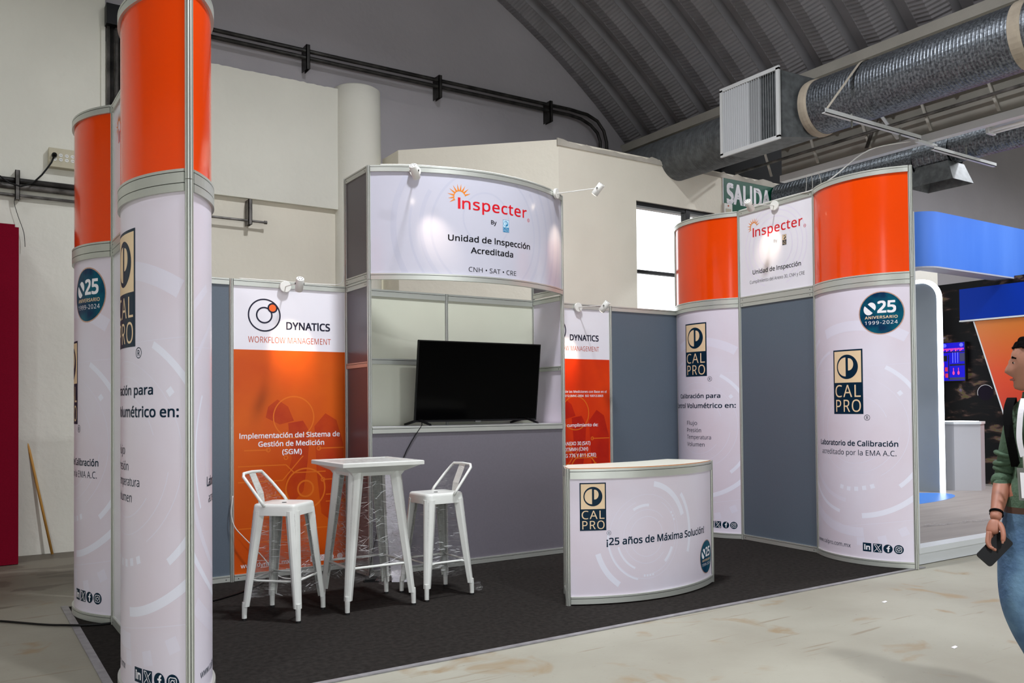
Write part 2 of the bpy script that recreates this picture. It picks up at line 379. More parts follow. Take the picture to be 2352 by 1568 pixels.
# ------------------------------------------------------------------ flat printing (ink on panels)
_fc = {}
import os
try:   # the sans serif that ships with Blender; falls back to the built-in one
    FONT = bpy.data.fonts.load(os.path.join(bpy.utils.system_resource('DATAFILES'), 'fonts', 'NotoSansHebrew-Regular.woff2'))
except Exception:
    FONT = None
def text_geom(txt, bold=0.0, spacing=1.0):
    if FONT: txt = txt.replace('I', 'l')   # plain upright stroke instead of a seriffed capital
    key = (txt, bold, spacing)
    if key in _fc: return _fc[key]
    cu = bpy.data.curves.new('t', 'FONT'); cu.body = txt; cu.size = 1; cu.space_character = spacing; cu.resolution_u = 3
    if FONT: cu.font = FONT
    o = bpy.data.objects.new('t', cu); C.objects.link(o)
    dg = bpy.context.evaluated_depsgraph_get(); me = bpy.data.meshes.new_from_object(o.evaluated_get(dg))
    vs = [(v.co.x, v.co.y) for v in me.vertices]; fs = [tuple(p.vertices) for p in me.polygons]
    bpy.data.objects.remove(o); bpy.data.meshes.remove(me); bpy.data.curves.remove(cu)
    if bold > 0:   # embolden by overprinting
        v0, f0_ = vs, fs; vs, fs = [], []; b = bold * .75
        for q, (dx, dy) in enumerate(((-b, -b), (b, -b), (b, b), (-b, b))):
            k = len(vs); vs = vs + [(x + dx, y + dy, q * .00004) for x, y in v0]; fs = fs + [tuple(i + k for i in f) for f in f0_]
    _fc[key] = (vs, fs); return _fc[key]
_cap = {}
def capheight(bold):
    if bold not in _cap:
        v, _ = text_geom('H', bold); _cap[bold] = max(p[1] for p in v) , min(p[1] for p in v)
    return _cap[bold]
class Print:
    def __init__(s, name): s.name = name; s.el = []; s.mats = []
    def _m(s, m):
        if m not in s.mats: s.mats.append(m)
        return s.mats.index(m)
    def add(s, vs, fs, m, layer=0): s.el.append((vs, fs, s._m(m), layer)); return s
    def rect(s, x0, x1, z0, z1, m, layer=0): return s.add([(x0, z0), (x1, z0), (x1, z1), (x0, z1)], [(0, 1, 2, 3)], m, layer)
    def poly(s, pts, m, layer=0): return s.add(pts, [tuple(range(len(pts)))], m, layer)
    def disc(s, cx, cz, r, m, layer=0, rz=None, n=40, a0=0, a1=2 * pi):
        full = abs(a1 - a0 - 2 * pi) < 1e-6; k = n if full else n + 1
        return s.poly([(cx + r * cos(a0 + (a1 - a0) * i / n), cz + (rz or r) * sin(a0 + (a1 - a0) * i / n)) for i in range(k)], m, layer)
    def ring(s, cx, cz, ra, rb, m, layer=0, a0=0, a1=2 * pi, n=48, k=1.0):
        vs = []
        for i in range(n + 1):
            a = a0 + (a1 - a0) * i / n
            vs += [(cx + ra * cos(a), cz + ra * k * sin(a)), (cx + rb * cos(a), cz + rb * k * sin(a))]
        return s.add(vs, [(2 * i, 2 * i + 1, 2 * i + 3, 2 * i + 2) for i in range(n)], m, layer)
    def line(s, pts, w, m, layer=0):
        for (x0, z0), (x1, z1) in zip(pts[:-1], pts[1:]):
            d = Vector((x1 - x0, z1 - z0)); d.normalize(); nx, nz = -d.y * w / 2, d.x * w / 2
            s.poly([(x0 + nx, z0 + nz), (x0 - nx, z0 - nz), (x1 - nx, z1 - nz), (x1 + nx, z1 + nz)], m, layer)
        return s
    def text(s, txt, x0, x1, z, cap, m, layer=0, bold=0.0, spacing=1.0, flip=False, shear=0.0):
        vs, fs = text_geom(txt, bold, spacing); xa = min(v[0] for v in vs); xb = max(v[0] for v in vs); h1, h0 = capheight(bold)
        kx = (x1 - x0) / (xb - xa); kz = cap / (h1 - h0)
        return s.add([(x0 + (v[0] - xa) * kx, z + (v[1] - h0) * kz, v[2] if len(v) > 2 else 0) for v in vs], fs, m, layer)
    def build(s, A, parent, base=0.0022, clip=None, label=None, step=0.03, dl=0.0003):
        bm = BM()
        for vs, fs, mi, layer in s.el:
            for k, f in enumerate(fs):      # every ink facet sits on a hair's breadth of its own, so overlaps never coincide
                dz = layer * dl + (k % 9) * .000012 + (len(bm.faces) % 5) * .000004
                bm.faces.new([bm.verts.new((vs[i][0], vs[i][1], dz + (vs[i][2] if len(vs[i]) > 2 else 0))) for i in f]).material_index = mi
        def cut(co, no, ci=False, co_=False):
            bmesh.ops.bisect_plane(bm, geom=bm.verts[:] + bm.edges[:] + bm.faces[:], plane_co=co, plane_no=no, clear_inner=ci, clear_outer=co_)
        if clip:
            a, b, z0, z1 = clip
            cut((a, 0, 0), (1, 0, 0), ci=True); cut((b, 0, 0), (1, 0, 0), co_=True); cut((0, z0, 0), (0, 1, 0), ci=True); cut((0, z1, 0), (0, 1, 0), co_=True)
        if A.R and bm.verts:
            lo = min(v.co.x for v in bm.verts); hi = max(v.co.x for v in bm.verts); q = math.floor(lo / step) * step + step
            while q < hi: cut((q, 0, 0), (1, 0, 0)); q += step
        for v in bm.verts: v.co = Vector(A.map(v.co.x, v.co.y, base + v.co.z))
        # ink faces look outward
        for f in bm.faces:
            f.normal_update(); c = f.calc_center_median()
            if A.R: o = Vector((c.x - A.O.x, c.y - A.O.y, 0))
            else: o = Vector((A.n.x, A.n.y, 0))
            if f.normal.dot(o) < 0: f.normal_flip()
        o = obj(s.name, bm, s.mats, parent, label=label)
        if s.name in ('background_rings', 'circuit_artwork'): o['kind'] = 'stuff'
        return o

def calpro(p, x0, x1, z0, z1, dark='navy', light='cream', reg=True, L=1):
    w = x1 - x0; h = z1 - z0; b = w * 0.045
    p.rect(x0, x1, z0, z1, dark, L)
    zs = z1 - w * 0.97; p.rect(x0 + b, x1 - b, zs, z1 - b, light, L + 1)
    cx = (x0 + x1) / 2; cz = (zs + z1 - b) / 2; r = w * 0.36
    p.disc(cx, cz, r, dark, L + 2)
    p.disc(cx - r * 0.10, cz, r * 0.78, light, L + 3, a0=pi / 2, a1=3 * pi / 2, n=24)
    p.disc(cx + r * 0.18, cz + r * 0.20, r * 0.42, light, L + 3, a0=-pi / 2, a1=pi / 2, n=16, rz=r * 0.50)
    p.rect(cx + r * 0.12, cx + r * 0.19, cz - r * 0.30, cz + r * 0.70, light, L + 3)
    hh = zs - z0
    cap = hh * 0.385
    p.text('CAL', x0 + w * 0.07, x1 - w * 0.07, z0 + hh * 0.54, cap, light, L + 2, bold=-0.004, spacing=1.1)
    p.text('PRO', x0 + w * 0.09, x1 - w * 0.07, z0 + hh * 0.07, cap, light, L + 2, bold=-0.004, spacing=1.1)
    if reg: 
        r = w * 0.085; p.ring(x1 + r * 1.2, z0 - r * 1.2, r * 0.86, r, dark, L, n=20); p.text('R', x1 + r * 0.85, x1 + r * 1.6, z0 - r * 1.75, r * 1.05, dark, L, bold=0.01)
def emblem(p, cx, cz, r, L=1):
    p.disc(cx, cz, r, 'copper', L); p.disc(cx, cz, r * 0.955, 'teal', L + 1)
    # split circle sign
    for a0, dx, dz in ((radians(140), -0.02, -0.03), (radians(-40), 0.02, 0.06)):
        k = 0.23 if a0 > 1 else 0.2
        p.disc(cx - r * 0.50 + dx * r * 2 + (0.04 * r if a0 < 0 else 0), cz + r * 0.22 + dz * r, r * k, 'print_white', L + 2, a0=a0 - (0 if a0 > 1 else 0), a1=a0 + pi, n=18, rz=r * k * 1.15)
    p.text('25', cx - r * 0.16, cx + r * 0.64, cz + r * 0.0, r * 0.56, 'print_white', L + 2, bold=0.035)
    p.text('ANIVERSARIO', cx - r * 0.72, cx + r * 0.70, cz - r * 0.26, r * 0.13, 'cream', L + 2, bold=0.02, spacing=1.1)
    p.text('1999-2024', cx - r * 0.72, cx + r * 0.70, cz - r * 0.52, r * 0.16, 'print_white', L + 2, spacing=1.15)
def icons(p, xs, z, h, m='navy', L=1, inv='print_white'):
    (a, b), (c, d), (e, f), (g, i) = xs; hh = h / 2
    p.rect(a, b, z - hh, z + hh, m, L); p.text('in', a + (b - a) * .16, b - (b - a) * .14, z - hh * .62, h * .62, inv, L + 1, bold=0.04)
    p.rect(c, d, z - hh, z + hh, m, L); w = d - c; k = w * 0.055
    q = [(c + w * .12, z + hh * .8), (c + w * .36, z + hh * .8), (d - w * .10, z - hh * .8), (d - w * .34, z - hh * .8)]
    p.line(q + [q[0]], k, inv, L + 1); p.line([(d - w * .14, z + hh * .8), (c + w * .54, z + hh * .1)], k, inv, L + 1); p.line([(c + w * .12, z - hh * .8), (c + w * .46, z - hh * .1)], k, inv, L + 1)
    p.disc((e + f) / 2, z, (f - e) / 2, m, L, n=28); w = f - e
    p.rect(e + w * .46, e + w * .60, z - w * .36, z + w * .16, inv, L + 1); p.rect(e + w * .34, e + w * .70, z + w * .00, z + w * .12, inv, L + 1)
    p.ring(e + w * .70, z + w * .15, w * .10, w * .24, inv, L + 1, a0=pi / 2, a1=pi, n=8)
    cx = (g + i) / 2; w = i - g; p.disc(cx, z, w / 2, m, L, n=28); s = w * .29; t = w * .055
    p.line([(cx - s, z + s * .7), (cx - s, z - s * .7), (cx - s * .7, z - s), (cx + s * .7, z - s), (cx + s, z - s * .7), (cx + s, z + s * .7), (cx + s * .7, z + s), (cx - s * .7, z + s), (cx - s, z + s * .7)], t, inv, L + 1)
    p.ring(cx, z, w * .11, w * .165, inv, L + 1, n=16); p.disc(cx + s * .55, z + s * .55, w * .03, inv, L + 1, n=8)
def decor(p, cx, cz, s=1.0, L=0, seed=0):
    """pale tech rings and blocks behind the lettering"""
    D = 'decor'; F = 'decor_faint'
    r = lambda ra, rb, a0, a1, m=D: p.ring(cx, cz, ra * s, rb * s, m, L, radians(a0), radians(a1), n=36)
    r(.30, .306, 20, 320, F); r(.385, .39, 60, 350, F); r(.46, .465, -60, 200, F)
    r(.585, .62, 24, 62); r(.60, .635, -52, -22); r(.62, .655, 195, 262, F); r(.57, .585, 150, 205)
    r(.735, .78, -85, -28); r(.72, .745, 110, 160, F); r(.735, .765, 215, 258)
    r(.86, .94, 230, 275, F); r(.86, .95, 60, 110, F); r(.90, .94, 118, 175, F)
    for a, rr in ((38, .50), (-72, .52), (-80, .52), (-88, .525), (-96, .53), (-104, .53), (-65, .96), (-76, .98), (-87, .98)):
        x = cx + rr * s * cos(radians(a)); z = cz + rr * s * sin(radians(a)); h = (.026 if rr < .9 else .05) * s; ang = radians(a)
        p.poly([(x + h * cos(ang + pi / 4 + k * pi / 2), z + h * sin(ang + pi / 4 + k * pi / 2)) for k in range(4)], D if rr < .9 else F, L)
    p.line([(cx - .9 * s, cz - .62 * s), (cx - .1 * s, cz - .86 * s), (cx + .9 * s, cz - .7 * s)], .004, F, L); p.line([(cx - .9 * s, cz + .5 * s), (cx + .9 * s, cz + .58 * s)], .004, F, L)

# prints of the two kinds of column panel; positions are metres back from the right edge of the panel
def print_lab(A, par):
    L = A.L; q = lambda v: L - v
    p = Print('background_rings'); decor(p, q(.50), 1.18); p.build(A, par, clip=(.02, L - .02, .06, H1 - .06))
    p = Print('anniversary_emblem'); emblem(p, q(.244), 2.18, .186, 2); p.build(A, par, label='round teal anniversary emblem with a copper rim')
    p = Print('logo'); calpro(p, q(.705), q(.404), 1.31, 1.88, L=2); p.build(A, par, label='navy and cream company logo')
    p = Print('lettering'); K = 'navy'
    p.text('Laboratorio de Calibración', q(.935), q(.127), 1.03, .047, K, 2, bold=0.022); p.text('acreditado por la EMA A.C.', q(.906), q(.142), .95, .045, K, 2)
    p.text('www.calpro.com.mx', q(1.03), q(.544), .135, .036, K, 2); p.build(A, par)
    p = Print('social_icons'); icons(p, ((q(.429), q(.356)), (q(.341), q(.268)), (q(.258), q(.184)), (q(.175), q(.098))), .157, .074, L=2); p.build(A, par)
def print_cal(A, par):
    L = A.L; q = lambda v: L - v
    p = Print('background_rings'); decor(p, q(.50), 1.18); p.build(A, par, clip=(.02, L - .02, .06, H1 - .06))
    p = Print('logo'); calpro(p, q(.684), q(.366), 1.71, 2.286, L=2); p.build(A, par, label='navy and cream company logo')
    p = Print('lettering'); K = 'navy'
    p.text('Calibración para', q(.832), q(.216), 1.475, .047, K, 2, bold=0.022); p.text('Control Volumétrico en:', q(.985), q(.056), 1.368, .052, K, 2, bold=0.022)
    for t, w, z in (('Flujo', .17, 1.186), ('Presión', .225, 1.108), ('Temperatura', .348, 1.034), ('Volumen', .268, .956)): p.text(t, q(.676), q(.676 - w), z, .043, K, 2)
    p.text('www.calpro.com.mx', q(1.00), q(.50), .135, .036, K, 2); p.build(A, par, clip=(.02, L, 0, 3))
    p = Print('social_icons'); icons(p, ((q(.374), q(.305)), (q(.296), q(.226)), (q(.212), q(.141)), (q(.131), q(.056))), .14, .07, L=2); p.build(A, par)

def column_side(A, par, kind):
    for z in (0.0, H1 - 0.052, H1, TOP - 0.052): rail(A, z + (0.004 if z == 0 else 0), par, t=0.016)
    panel(A, H1 + .050, TOP - .050, 'orange', par, 'orange_panel')
    pp = panel(A, 0.052, H1 - .050, 'panel_white', par, 'printed_panel')
    (print_lab if kind == 'lab' else print_cal)(A, pp)

# ================================================================== SETTING
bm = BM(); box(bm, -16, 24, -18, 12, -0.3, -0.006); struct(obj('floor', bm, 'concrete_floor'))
# end wall: lower face, projecting band, upper face up to the vault
VC, VR = (0.32, -2.41), 10.535
ZB = 4.47
def vz(x): return VC[1] + sqrt(VR ** 2 - (x - VC[0]) ** 2)
XS = 7.60
bm = BM()
pts = [(-7.2, 2.6, -0.1), (3.45, 2.6, -0.1), (3.45, 2.6, ZB - .05), (XS + .2, 2.6, ZB - .05), (XS + .2, 2.6, 5.25)] + [(x, 2.6, vz(x) + .35) for x in [XS - (XS + 7.1) * i / 40 for i in range(41)]] + [(-7.2, 2.6, 5.25)]
slab(bm, pts, (0, .3, 0)); struct(obj('wall_back', fixn(bm), 'plaster_upper'))
def rough_edge(x0, x1, z, n, amp, up=True):
    return [(x0 + (x1 - x0) * i / n, z + (random.random() - .5) * amp) for i in range(n + 1)]
bm = BM(); e = rough_edge(.40, 2.93, 5.21, 60, .012)
slab(bm, [(.40, 2.51, 3.77), (2.93, 2.51, 3.765)] + [(x, 2.51, z) for x, z in e[::-1]], (0, .10, 0)); struct(obj('trim_1', fixn(bm), 'plaster'))
bm = BM(); slab(bm, [(-7.1, 2.51, -.01), (.40, 2.51, -.01), (.40, 2.51, vz(.4) + .3)] + [(x, 2.51, vz(x) + .3) for x in [.4 - 7.5 * i / 20 for i in range(1, 21)]], (0, .1, 0)); struct(obj('trim_8', fixn(bm), 'plaster'))
bm = BM(); box(bm, .40, 2.93, 2.575, 2.605, 0, 3.80); struct(obj('trim_2', bm, 'plaster_cream'))
bm = BM(); e = rough_edge(3.45, 7.55, 5.23, 40, .012)
slab(bm, [(3.45, 2.57, 4.2), (7.55, 2.57, 4.2)] + [(x, 2.57, z) for x, z in e[::-1]], (0, .04, 0)); struct(obj('trim_3', fixn(bm), 'plaster_upper'))
# round pillar half buried in the wall
bm = BM(); prof = [(.292, 0)] + [(.292 + .0025 * random.random(), .3 * i) for i in range(1, 17)] + [(.288, 5.25), (.25, 5.275)]
lathe(bm, (3.205, 2.60, 0), prof, 36); struct(obj('trim_4', fixn(bm), 'plaster', smooth=True))
# chamfered room projecting from the end wall, with the window
ZB = 4.47
wx0, wx1, wz0, wz1 = 6.095, 7.45, 1.75, 3.915
bm = BM()
def wallseg(bm, P, Q, z0, z1, t=.16):
    d = Vector((Q[0] - P[0], Q[1] - P[1])).normalized(); n = Vector((-d.y, d.x)) * t
    prism(bm, [P, Q, (Q[0] + n.x, Q[1] + n.y), (P[0] + n.x, P[1] + n.y)], z0, z1)
wallseg(bm, (3.53, 2.62), (3.53, 2.12), 0, ZB); wallseg(bm, (3.53, 2.12), (4.92, .79), 0, ZB)
struct(obj('wall_left', fixn(bm), 'plaster_cream'))
bm = BM()
box(bm, 4.92, wx0, .79, .95, 0, ZB); box(bm, wx0, wx1, .79, .95, 0, wz0); box(bm, wx0, wx1, .79, .95, wz1, ZB)
box(bm, wx1, 10.0, .79, .95, 0, ZB); struct(obj('wall_front', bm, 'plaster_cream'))
bm = BM(); n = 60; top = [(4.90 + 5.1 * i / n, ZB - .03 + random.random() * .05) for i in range(n + 1)]
slab(bm, [(4.90, .775, ZB - .07), (10.0, .775, ZB - .07)] + [(x, .775, z) for x, z in top[::-1]], (0, .02, 0)); struct(obj('trim_5', fixn(bm), 'plaster_dirty'))
bm = BM(); prism(bm, [(3.6, 2.6), (3.6, 2.25), (4.98, .93), (10, .93), (10, 2.6)], ZB - .08, ZB - .02); struct(obj('ceiling_2', fixn(bm), 'plaster_dirty'))
# window
t = bpy.data.objects.new('window_1', None); C.objects.link(t); t.location = (wx0, .87, wz0); t['kind'] = 'structure'
bm = BM(); fw = .035
box(bm, wx0, wx1, .82, .90, wz1 - .05, wz1); box(bm, wx0, wx0 + .018, .82, .90, wz0, wz1); box(bm, wx1 - fw, wx1, .82, .90, wz0, wz1); box(bm, wx0, wx1, .82, .90, wz0, wz0 + fw)
obj('window_frame', bm, 'window_frame', t)
bm = BM(); box(bm, 6.955, 7.03, .815, .905, wz0, wz1); obj('mullion', bm, 'window_frame', t)
bm = BM(); box(bm, wx0, wx1, .83, .89, 3.035, 3.075); obj('transom', bm, 'window_frame', t)
for a, b, c, d in ((wx0 + .018, 6.955, 3.075, wz1 - .05), (7.03, wx1 - fw, 3.075, wz1 - .05), (wx0 + .018, 6.955, wz0 + fw, 3.035), (7.03, wx1 - fw, wz0 + fw, 3.035)):
    bm = BM(); box(bm, a, b, .858, .862, c, d); obj('pane', bm, 'window_glass', t)
# aisle beyond the vault: spandrel wall, beams, far walls
bm = BM(); box(bm, 7.75, 7.95, -17, -.06, 4.26, 5.6); box(bm, 7.75, 7.95, -.06, 2.5, 4.66, 5.6); struct(obj('wall_right', bm, 'plaster_spandrel'))
bm = BM(); box(bm, 7.40, 7.80, -17, 2.6, 5.155, 5.268); struct(obj('trim_6', bm, 'concrete_beam'))
bm = BM(); box(bm, 7.71, 7.80, -17, -.06, 4.165, 4.245); struct(obj('trim_7', bm, 'white_steel'))
bm = BM(); box(bm, 11.9, 24, 2.6, 2.8, 0, 8.5); box(bm, 7.8, 11.9, 2.6, 2.8, ZB - .05, 8.5); struct(obj('wall_aisle', bm, 'plaster_upper'))
bm = BM(); box(bm, 7.95, 24, -17, 2.8, 8.4, 8.6); struct(obj('ceiling_3', bm, 'plaster_spandrel'))
bm = BM(); box(bm, 7.82, 11.9, 1.0, 2.55, ZB, 5.6); struct(obj('aisle_shade_block', bm, 'dark_void'))  # added dark block paints in the unlit aisle above the room
bm = BM(); box(bm, 11.9, 12.6, .78, .92, 0, 3.62); struct(obj('wall_partition', bm, 'plaster_cream'))
# left side wall of the hall and far side wall of the aisle (outside the frame, they close the hall)
bm = BM(); box(bm, -7.3, -7.1, -6.45, 2.7, 0, 5.9); box(bm, -7.3, -7.1, -17, -7.75, 0, 5.9); box(bm, -7.3, -7.1, -7.75, -6.45, 0, .9); box(bm, -7.3, -7.1, -7.75, -6.45, 5.6, 5.9); struct(obj('wall_side', bm, 'plaster'))
bm = BM(); slab(bm, [(-7.2, -17, 4.6), (XS + .2, -17, 4.6), (XS + .2, -17, 5.25)] + [(x, -17, vz(x) + .35) for x in [XS - (XS + 7.1) * i / 40 for i in range(41)]] + [(-7.2, -17, 5.25)], (0, -.3, 0)); box(bm, -7.2, -5.5, -17.3, -17, 0, 4.6); box(bm, 6.5, 24, -17.3, -17, 0, 4.6); box(bm, 7.8, 24, -17.3, -17, 4.6, 8.5); struct(obj('wall_entrance', fixn(bm), 'plaster_upper'))
bm = BM(); box(bm, 24, 24.2, -17, 2.8, 0, 8.5); struct(obj('wall_end', bm, 'plaster'))

# vault of crimped steel arch panels, one object per panel
def arch_mesh():
    me = bpy.data.meshes.new('ceiling_panel'); bm = BM()
    # profile across the panel: (y, radial outward, crimped)
    prof = [(0, 0, 0), (.015, 0, 1), (.19, -.05, 1), (.365, 0, 1), (.385, 0, 0), (.41, .11, 0), (.54, .11, 0), (.58, 0, 0)]   # y, radial outward, crimped
    a0 = atan2(5.262 - VC[1], 7.57 - VC[0]); a1 = pi - a0; n = int((a1 - a0) * VR / .024); rows = []
    for i in range(n + 1):
        a = a0 + (a1 - a0) * i / n; row = []
        for y, r, cr in prof:
            rr = VR + r + (.006 * (1 if i % 2 else -1) if cr else 0); row.append(bm.verts.new((VC[0] + rr * cos(a), -y, VC[1] + rr * sin(a))))
        rows.append(row)
    for i in range(n):
        for k in range(len(prof) - 1): bm.faces.new((rows[i][k], rows[i][k + 1], rows[i + 1][k + 1], rows[i + 1][k]))
    bm.normal_update(); bm.to_mesh(me); bm.free(); me.materials.append(MATS['steel_roof']); return me
me = arch_mesh()
ceil = bpy.data.objects.new('ceiling', None); C.objects.link(ceil); ceil['kind'] = 'structure'; ceil.location = (0, 2.6, 0)
for k in range(33):
    o = bpy.data.objects.new('ceiling_panel', me); C.objects.link(o); o.parent = ceil; o.location = (0, -.58 * k, 0)
bm = BM()   # weatherproof outer skin that keeps daylight out above the panels
a0 = atan2(5.3 - VC[1], XS + .3 - VC[0])
ring = [[bm.verts.new((VC[0] + (VR + .35) * cos(a0 + (pi - 2 * a0) * i / 40), y, VC[1] + (VR + .35) * sin(a0 + (pi - 2 * a0) * i / 40))) for y in (2.9, -17)] for i in range(41)]
for i in range(40): bm.faces.new((ring[i][0], ring[i][1], ring[i + 1][1], ring[i + 1][0]))
o = obj('roof_skin', bm, 'dark_void'); struct(o)

# ================================================================== BOOTH FLOOR
bm = BM(); box(bm, -.205, 6.03, -2.845, -.20, -0.005, 0.0); box(bm, .03, 6.03, -.20, .04, -0.005, 0.0)
tag(obj('booth_carpet', bm, 'carpet', loc=(3, -1.5, 0)), 'dark grey carpet covering the floor of the exhibition booth', 'carpet')
bm = BM(); box(bm, -.25, 6.05, -2.885, -2.845, -0.005, 0.002); tag(obj('floor_tape', bm, 'tape', loc=(3, -2.86, 0)), 'grey tape strip along the front edge of the dark carpet', 'tape')
bm = BM(); box(bm, -.25, -.205, -2.845, -.16, -0.005, 0.002); tag(obj('floor_tape', bm, 'tape', loc=(-.23, -1.5, 0)), 'grey tape strip along the left edge of the dark carpet', 'tape')

# ================================================================== BOOTH COLUMNS AND WALLS
D = (5.921, -2.884); CC = (5.915, -1.916); B = (5.992, -.925); A5 = (6.007, .026)
def bore(A, par, kind): column_side(A, par, kind)
# right wing
t = thing('booth_column', 'curved column at the right back of the booth, orange above, list Flujo Presión Temperatura below', 'column', (A5[0], A5[1] - .5, 0))
column_side(Arc(A5, B, .707), t, 'cal'); post(A5[0], A5[1], 0, H1, t); post(A5[0], A5[1], H1 + .003, TOP, t)
t = thing('booth_column', 'curved column at the right front corner of the booth, with round emblem beside the blue stand', 'column', (D[0], -2.4, 0))
column_side(Arc(CC, D, .707), t, 'lab')
for x, y in (D,): post(x, y, 0, H1, t); post(x, y, H1 + .003, TOP, t)
# left wing
t = thing('booth_column', 'nearest curved column, tallest in view at the left front corner of the booth', 'column', (.01, -2.45, 0))
column_side(Arc((0, -1.945), (.019, -2.958), .75), t, 'cal'); column_side(Arc((.019, -2.958), (0, -1.945), .72), t, 'lab')
for x, y in ((.019, -2.958), (0, -1.945)): post(x, y, 0, H1, t); post(x, y, H1 + .003, TOP, t)
t = thing('booth_column', 'leftmost curved column with round emblem, half hidden behind the nearest column', 'column', (0, -.46, 0))
column_side(Arc((-.005, .0), (-.012, -.93), .68), t, 'lab'); column_side(Arc((-.012, -.93), (-.005, 0), .68), t, 'cal')
for x, y in ((-.012, -.93), (-.005, 0)): post(x, y, 0, H1, t); post(x, y, H1 + .003, TOP, t)

def sunburst(p, cx, cz, r, L=2):
    p.ring(cx, cz, r * .42, r * .50, 'sun_orange', L, radians(28), radians(190), n=20)
    for a in (18, 42, 62, 82, 101, 122, 144, 168, 190, 208):
        aa = radians(a); d = Vector((cos(aa), sin(aa))); n = Vector((-d.y, d.x)) * r * .075
        b = Vector((cx, cz)) + d * r * .44
        p.poly([tuple(b + n), tuple(b - n), (cx + d.x * r * (1.0 if 30 < a < 190 else .93), cz + d.y * r)], 'sun_orange', L)
def inspecter(p, k, I, Iz, Icap, rr, regx, regz, sun, L=2, m='red'):
    p.rect(k(I[0]), k(I[1]), Iz, Iz + Icap, m, L)
    p.text('nspecter', k(I[1] + .016), k(rr), Iz, Icap, m, L, bold=0.012, spacing=1.05)
    sunburst(p, k(sun[0]), sun[1], sun[2], L)
    p.ring(k(regx), regz, .013, .016, m, L, n=20); p.text('RS', k(regx - .009), k(regx + .009), regz - .006, .012, m, L)

# right flat wall between the curved columns
F = Arc(B, CC)
t = thing('booth_wall_panel', 'flat slate wall under a white Inspecter header on the right side of the booth', 'wall panel', (5.95, -1.42, 0))
for z in (0.004, H1 - .052, H1, TOP - .052): rail(F, z, t, screws=True)
panel(F, .05, H1 - .05, 'panel_slate', t, 'slate_panel')
hp = panel(F, H1 + .05, TOP - .05, 'panel_plain_white', t, 'header_panel')
post(B[0], B[1], 0, H1, t); post(B[0], B[1], H1 + .003, TOP, t); post(CC[0], CC[1], 0, H1, t); post(CC[0], CC[1], H1 + .003, TOP, t)
y0 = -.925; kk = lambda y: (y0 - y)      # distance along the wall from the rear post
p = Print('background_rings')
for r_ in (.22, .29, .35, .40): p.ring(.5, 2.98, r_, r_ + .012, 'decor_faint', 0, radians(-70), radians(250), n=50)
p.build(F, hp, clip=(.02, F.L - .02, H1 + .06, TOP - .06))
p = Print('lettering'); K = 'print_black'
inspecter(p, lambda v: v, (.200, .219), 3.118, .093, .858, .884, 3.11, (.215, 3.222, .094))
p.text('By', .487, .533, 3.016, .028, K, 2); calpro(p, .598, .652, 2.968, 3.072, reg=False, L=2)
p.text('Unidad de Inspección', .192, .83, 2.735, .045, K, 2, bold=0.015); p.text('Cumplimiento del Anexo 30, CNH y CRE', .150, .873, 2.643, .033, K, 2)
p.build(F, hp)
# left flat wall between the left columns (seen edge on from outside)
F2 = Arc((-.012, -.93), (0, -1.945))
t = thing('booth_wall_panel', 'narrow edge-on wall between the two left columns, white header over grey', 'wall panel', (0, -1.44, 0))
for z in (0.004, H1 - .052, H1, TOP - .052): rail(F2, z, t, screws=True)
panel(F2, .05, H1 - .05, 'panel_plain_white', t, 'lower_panel'); hp = panel(F2, H1 + .05, TOP - .05, 'panel_plain_white', t, 'header_panel')
p = Print('lettering'); inspecter(p, lambda v: v, (.200, .219), 3.118, .093, .858, .884, 3.11, (.215, 3.222, .094))
p.text('Unidad de Inspección', .192, .83, 2.735, .045, K, 2, bold=0.015); p.build(F2, hp)

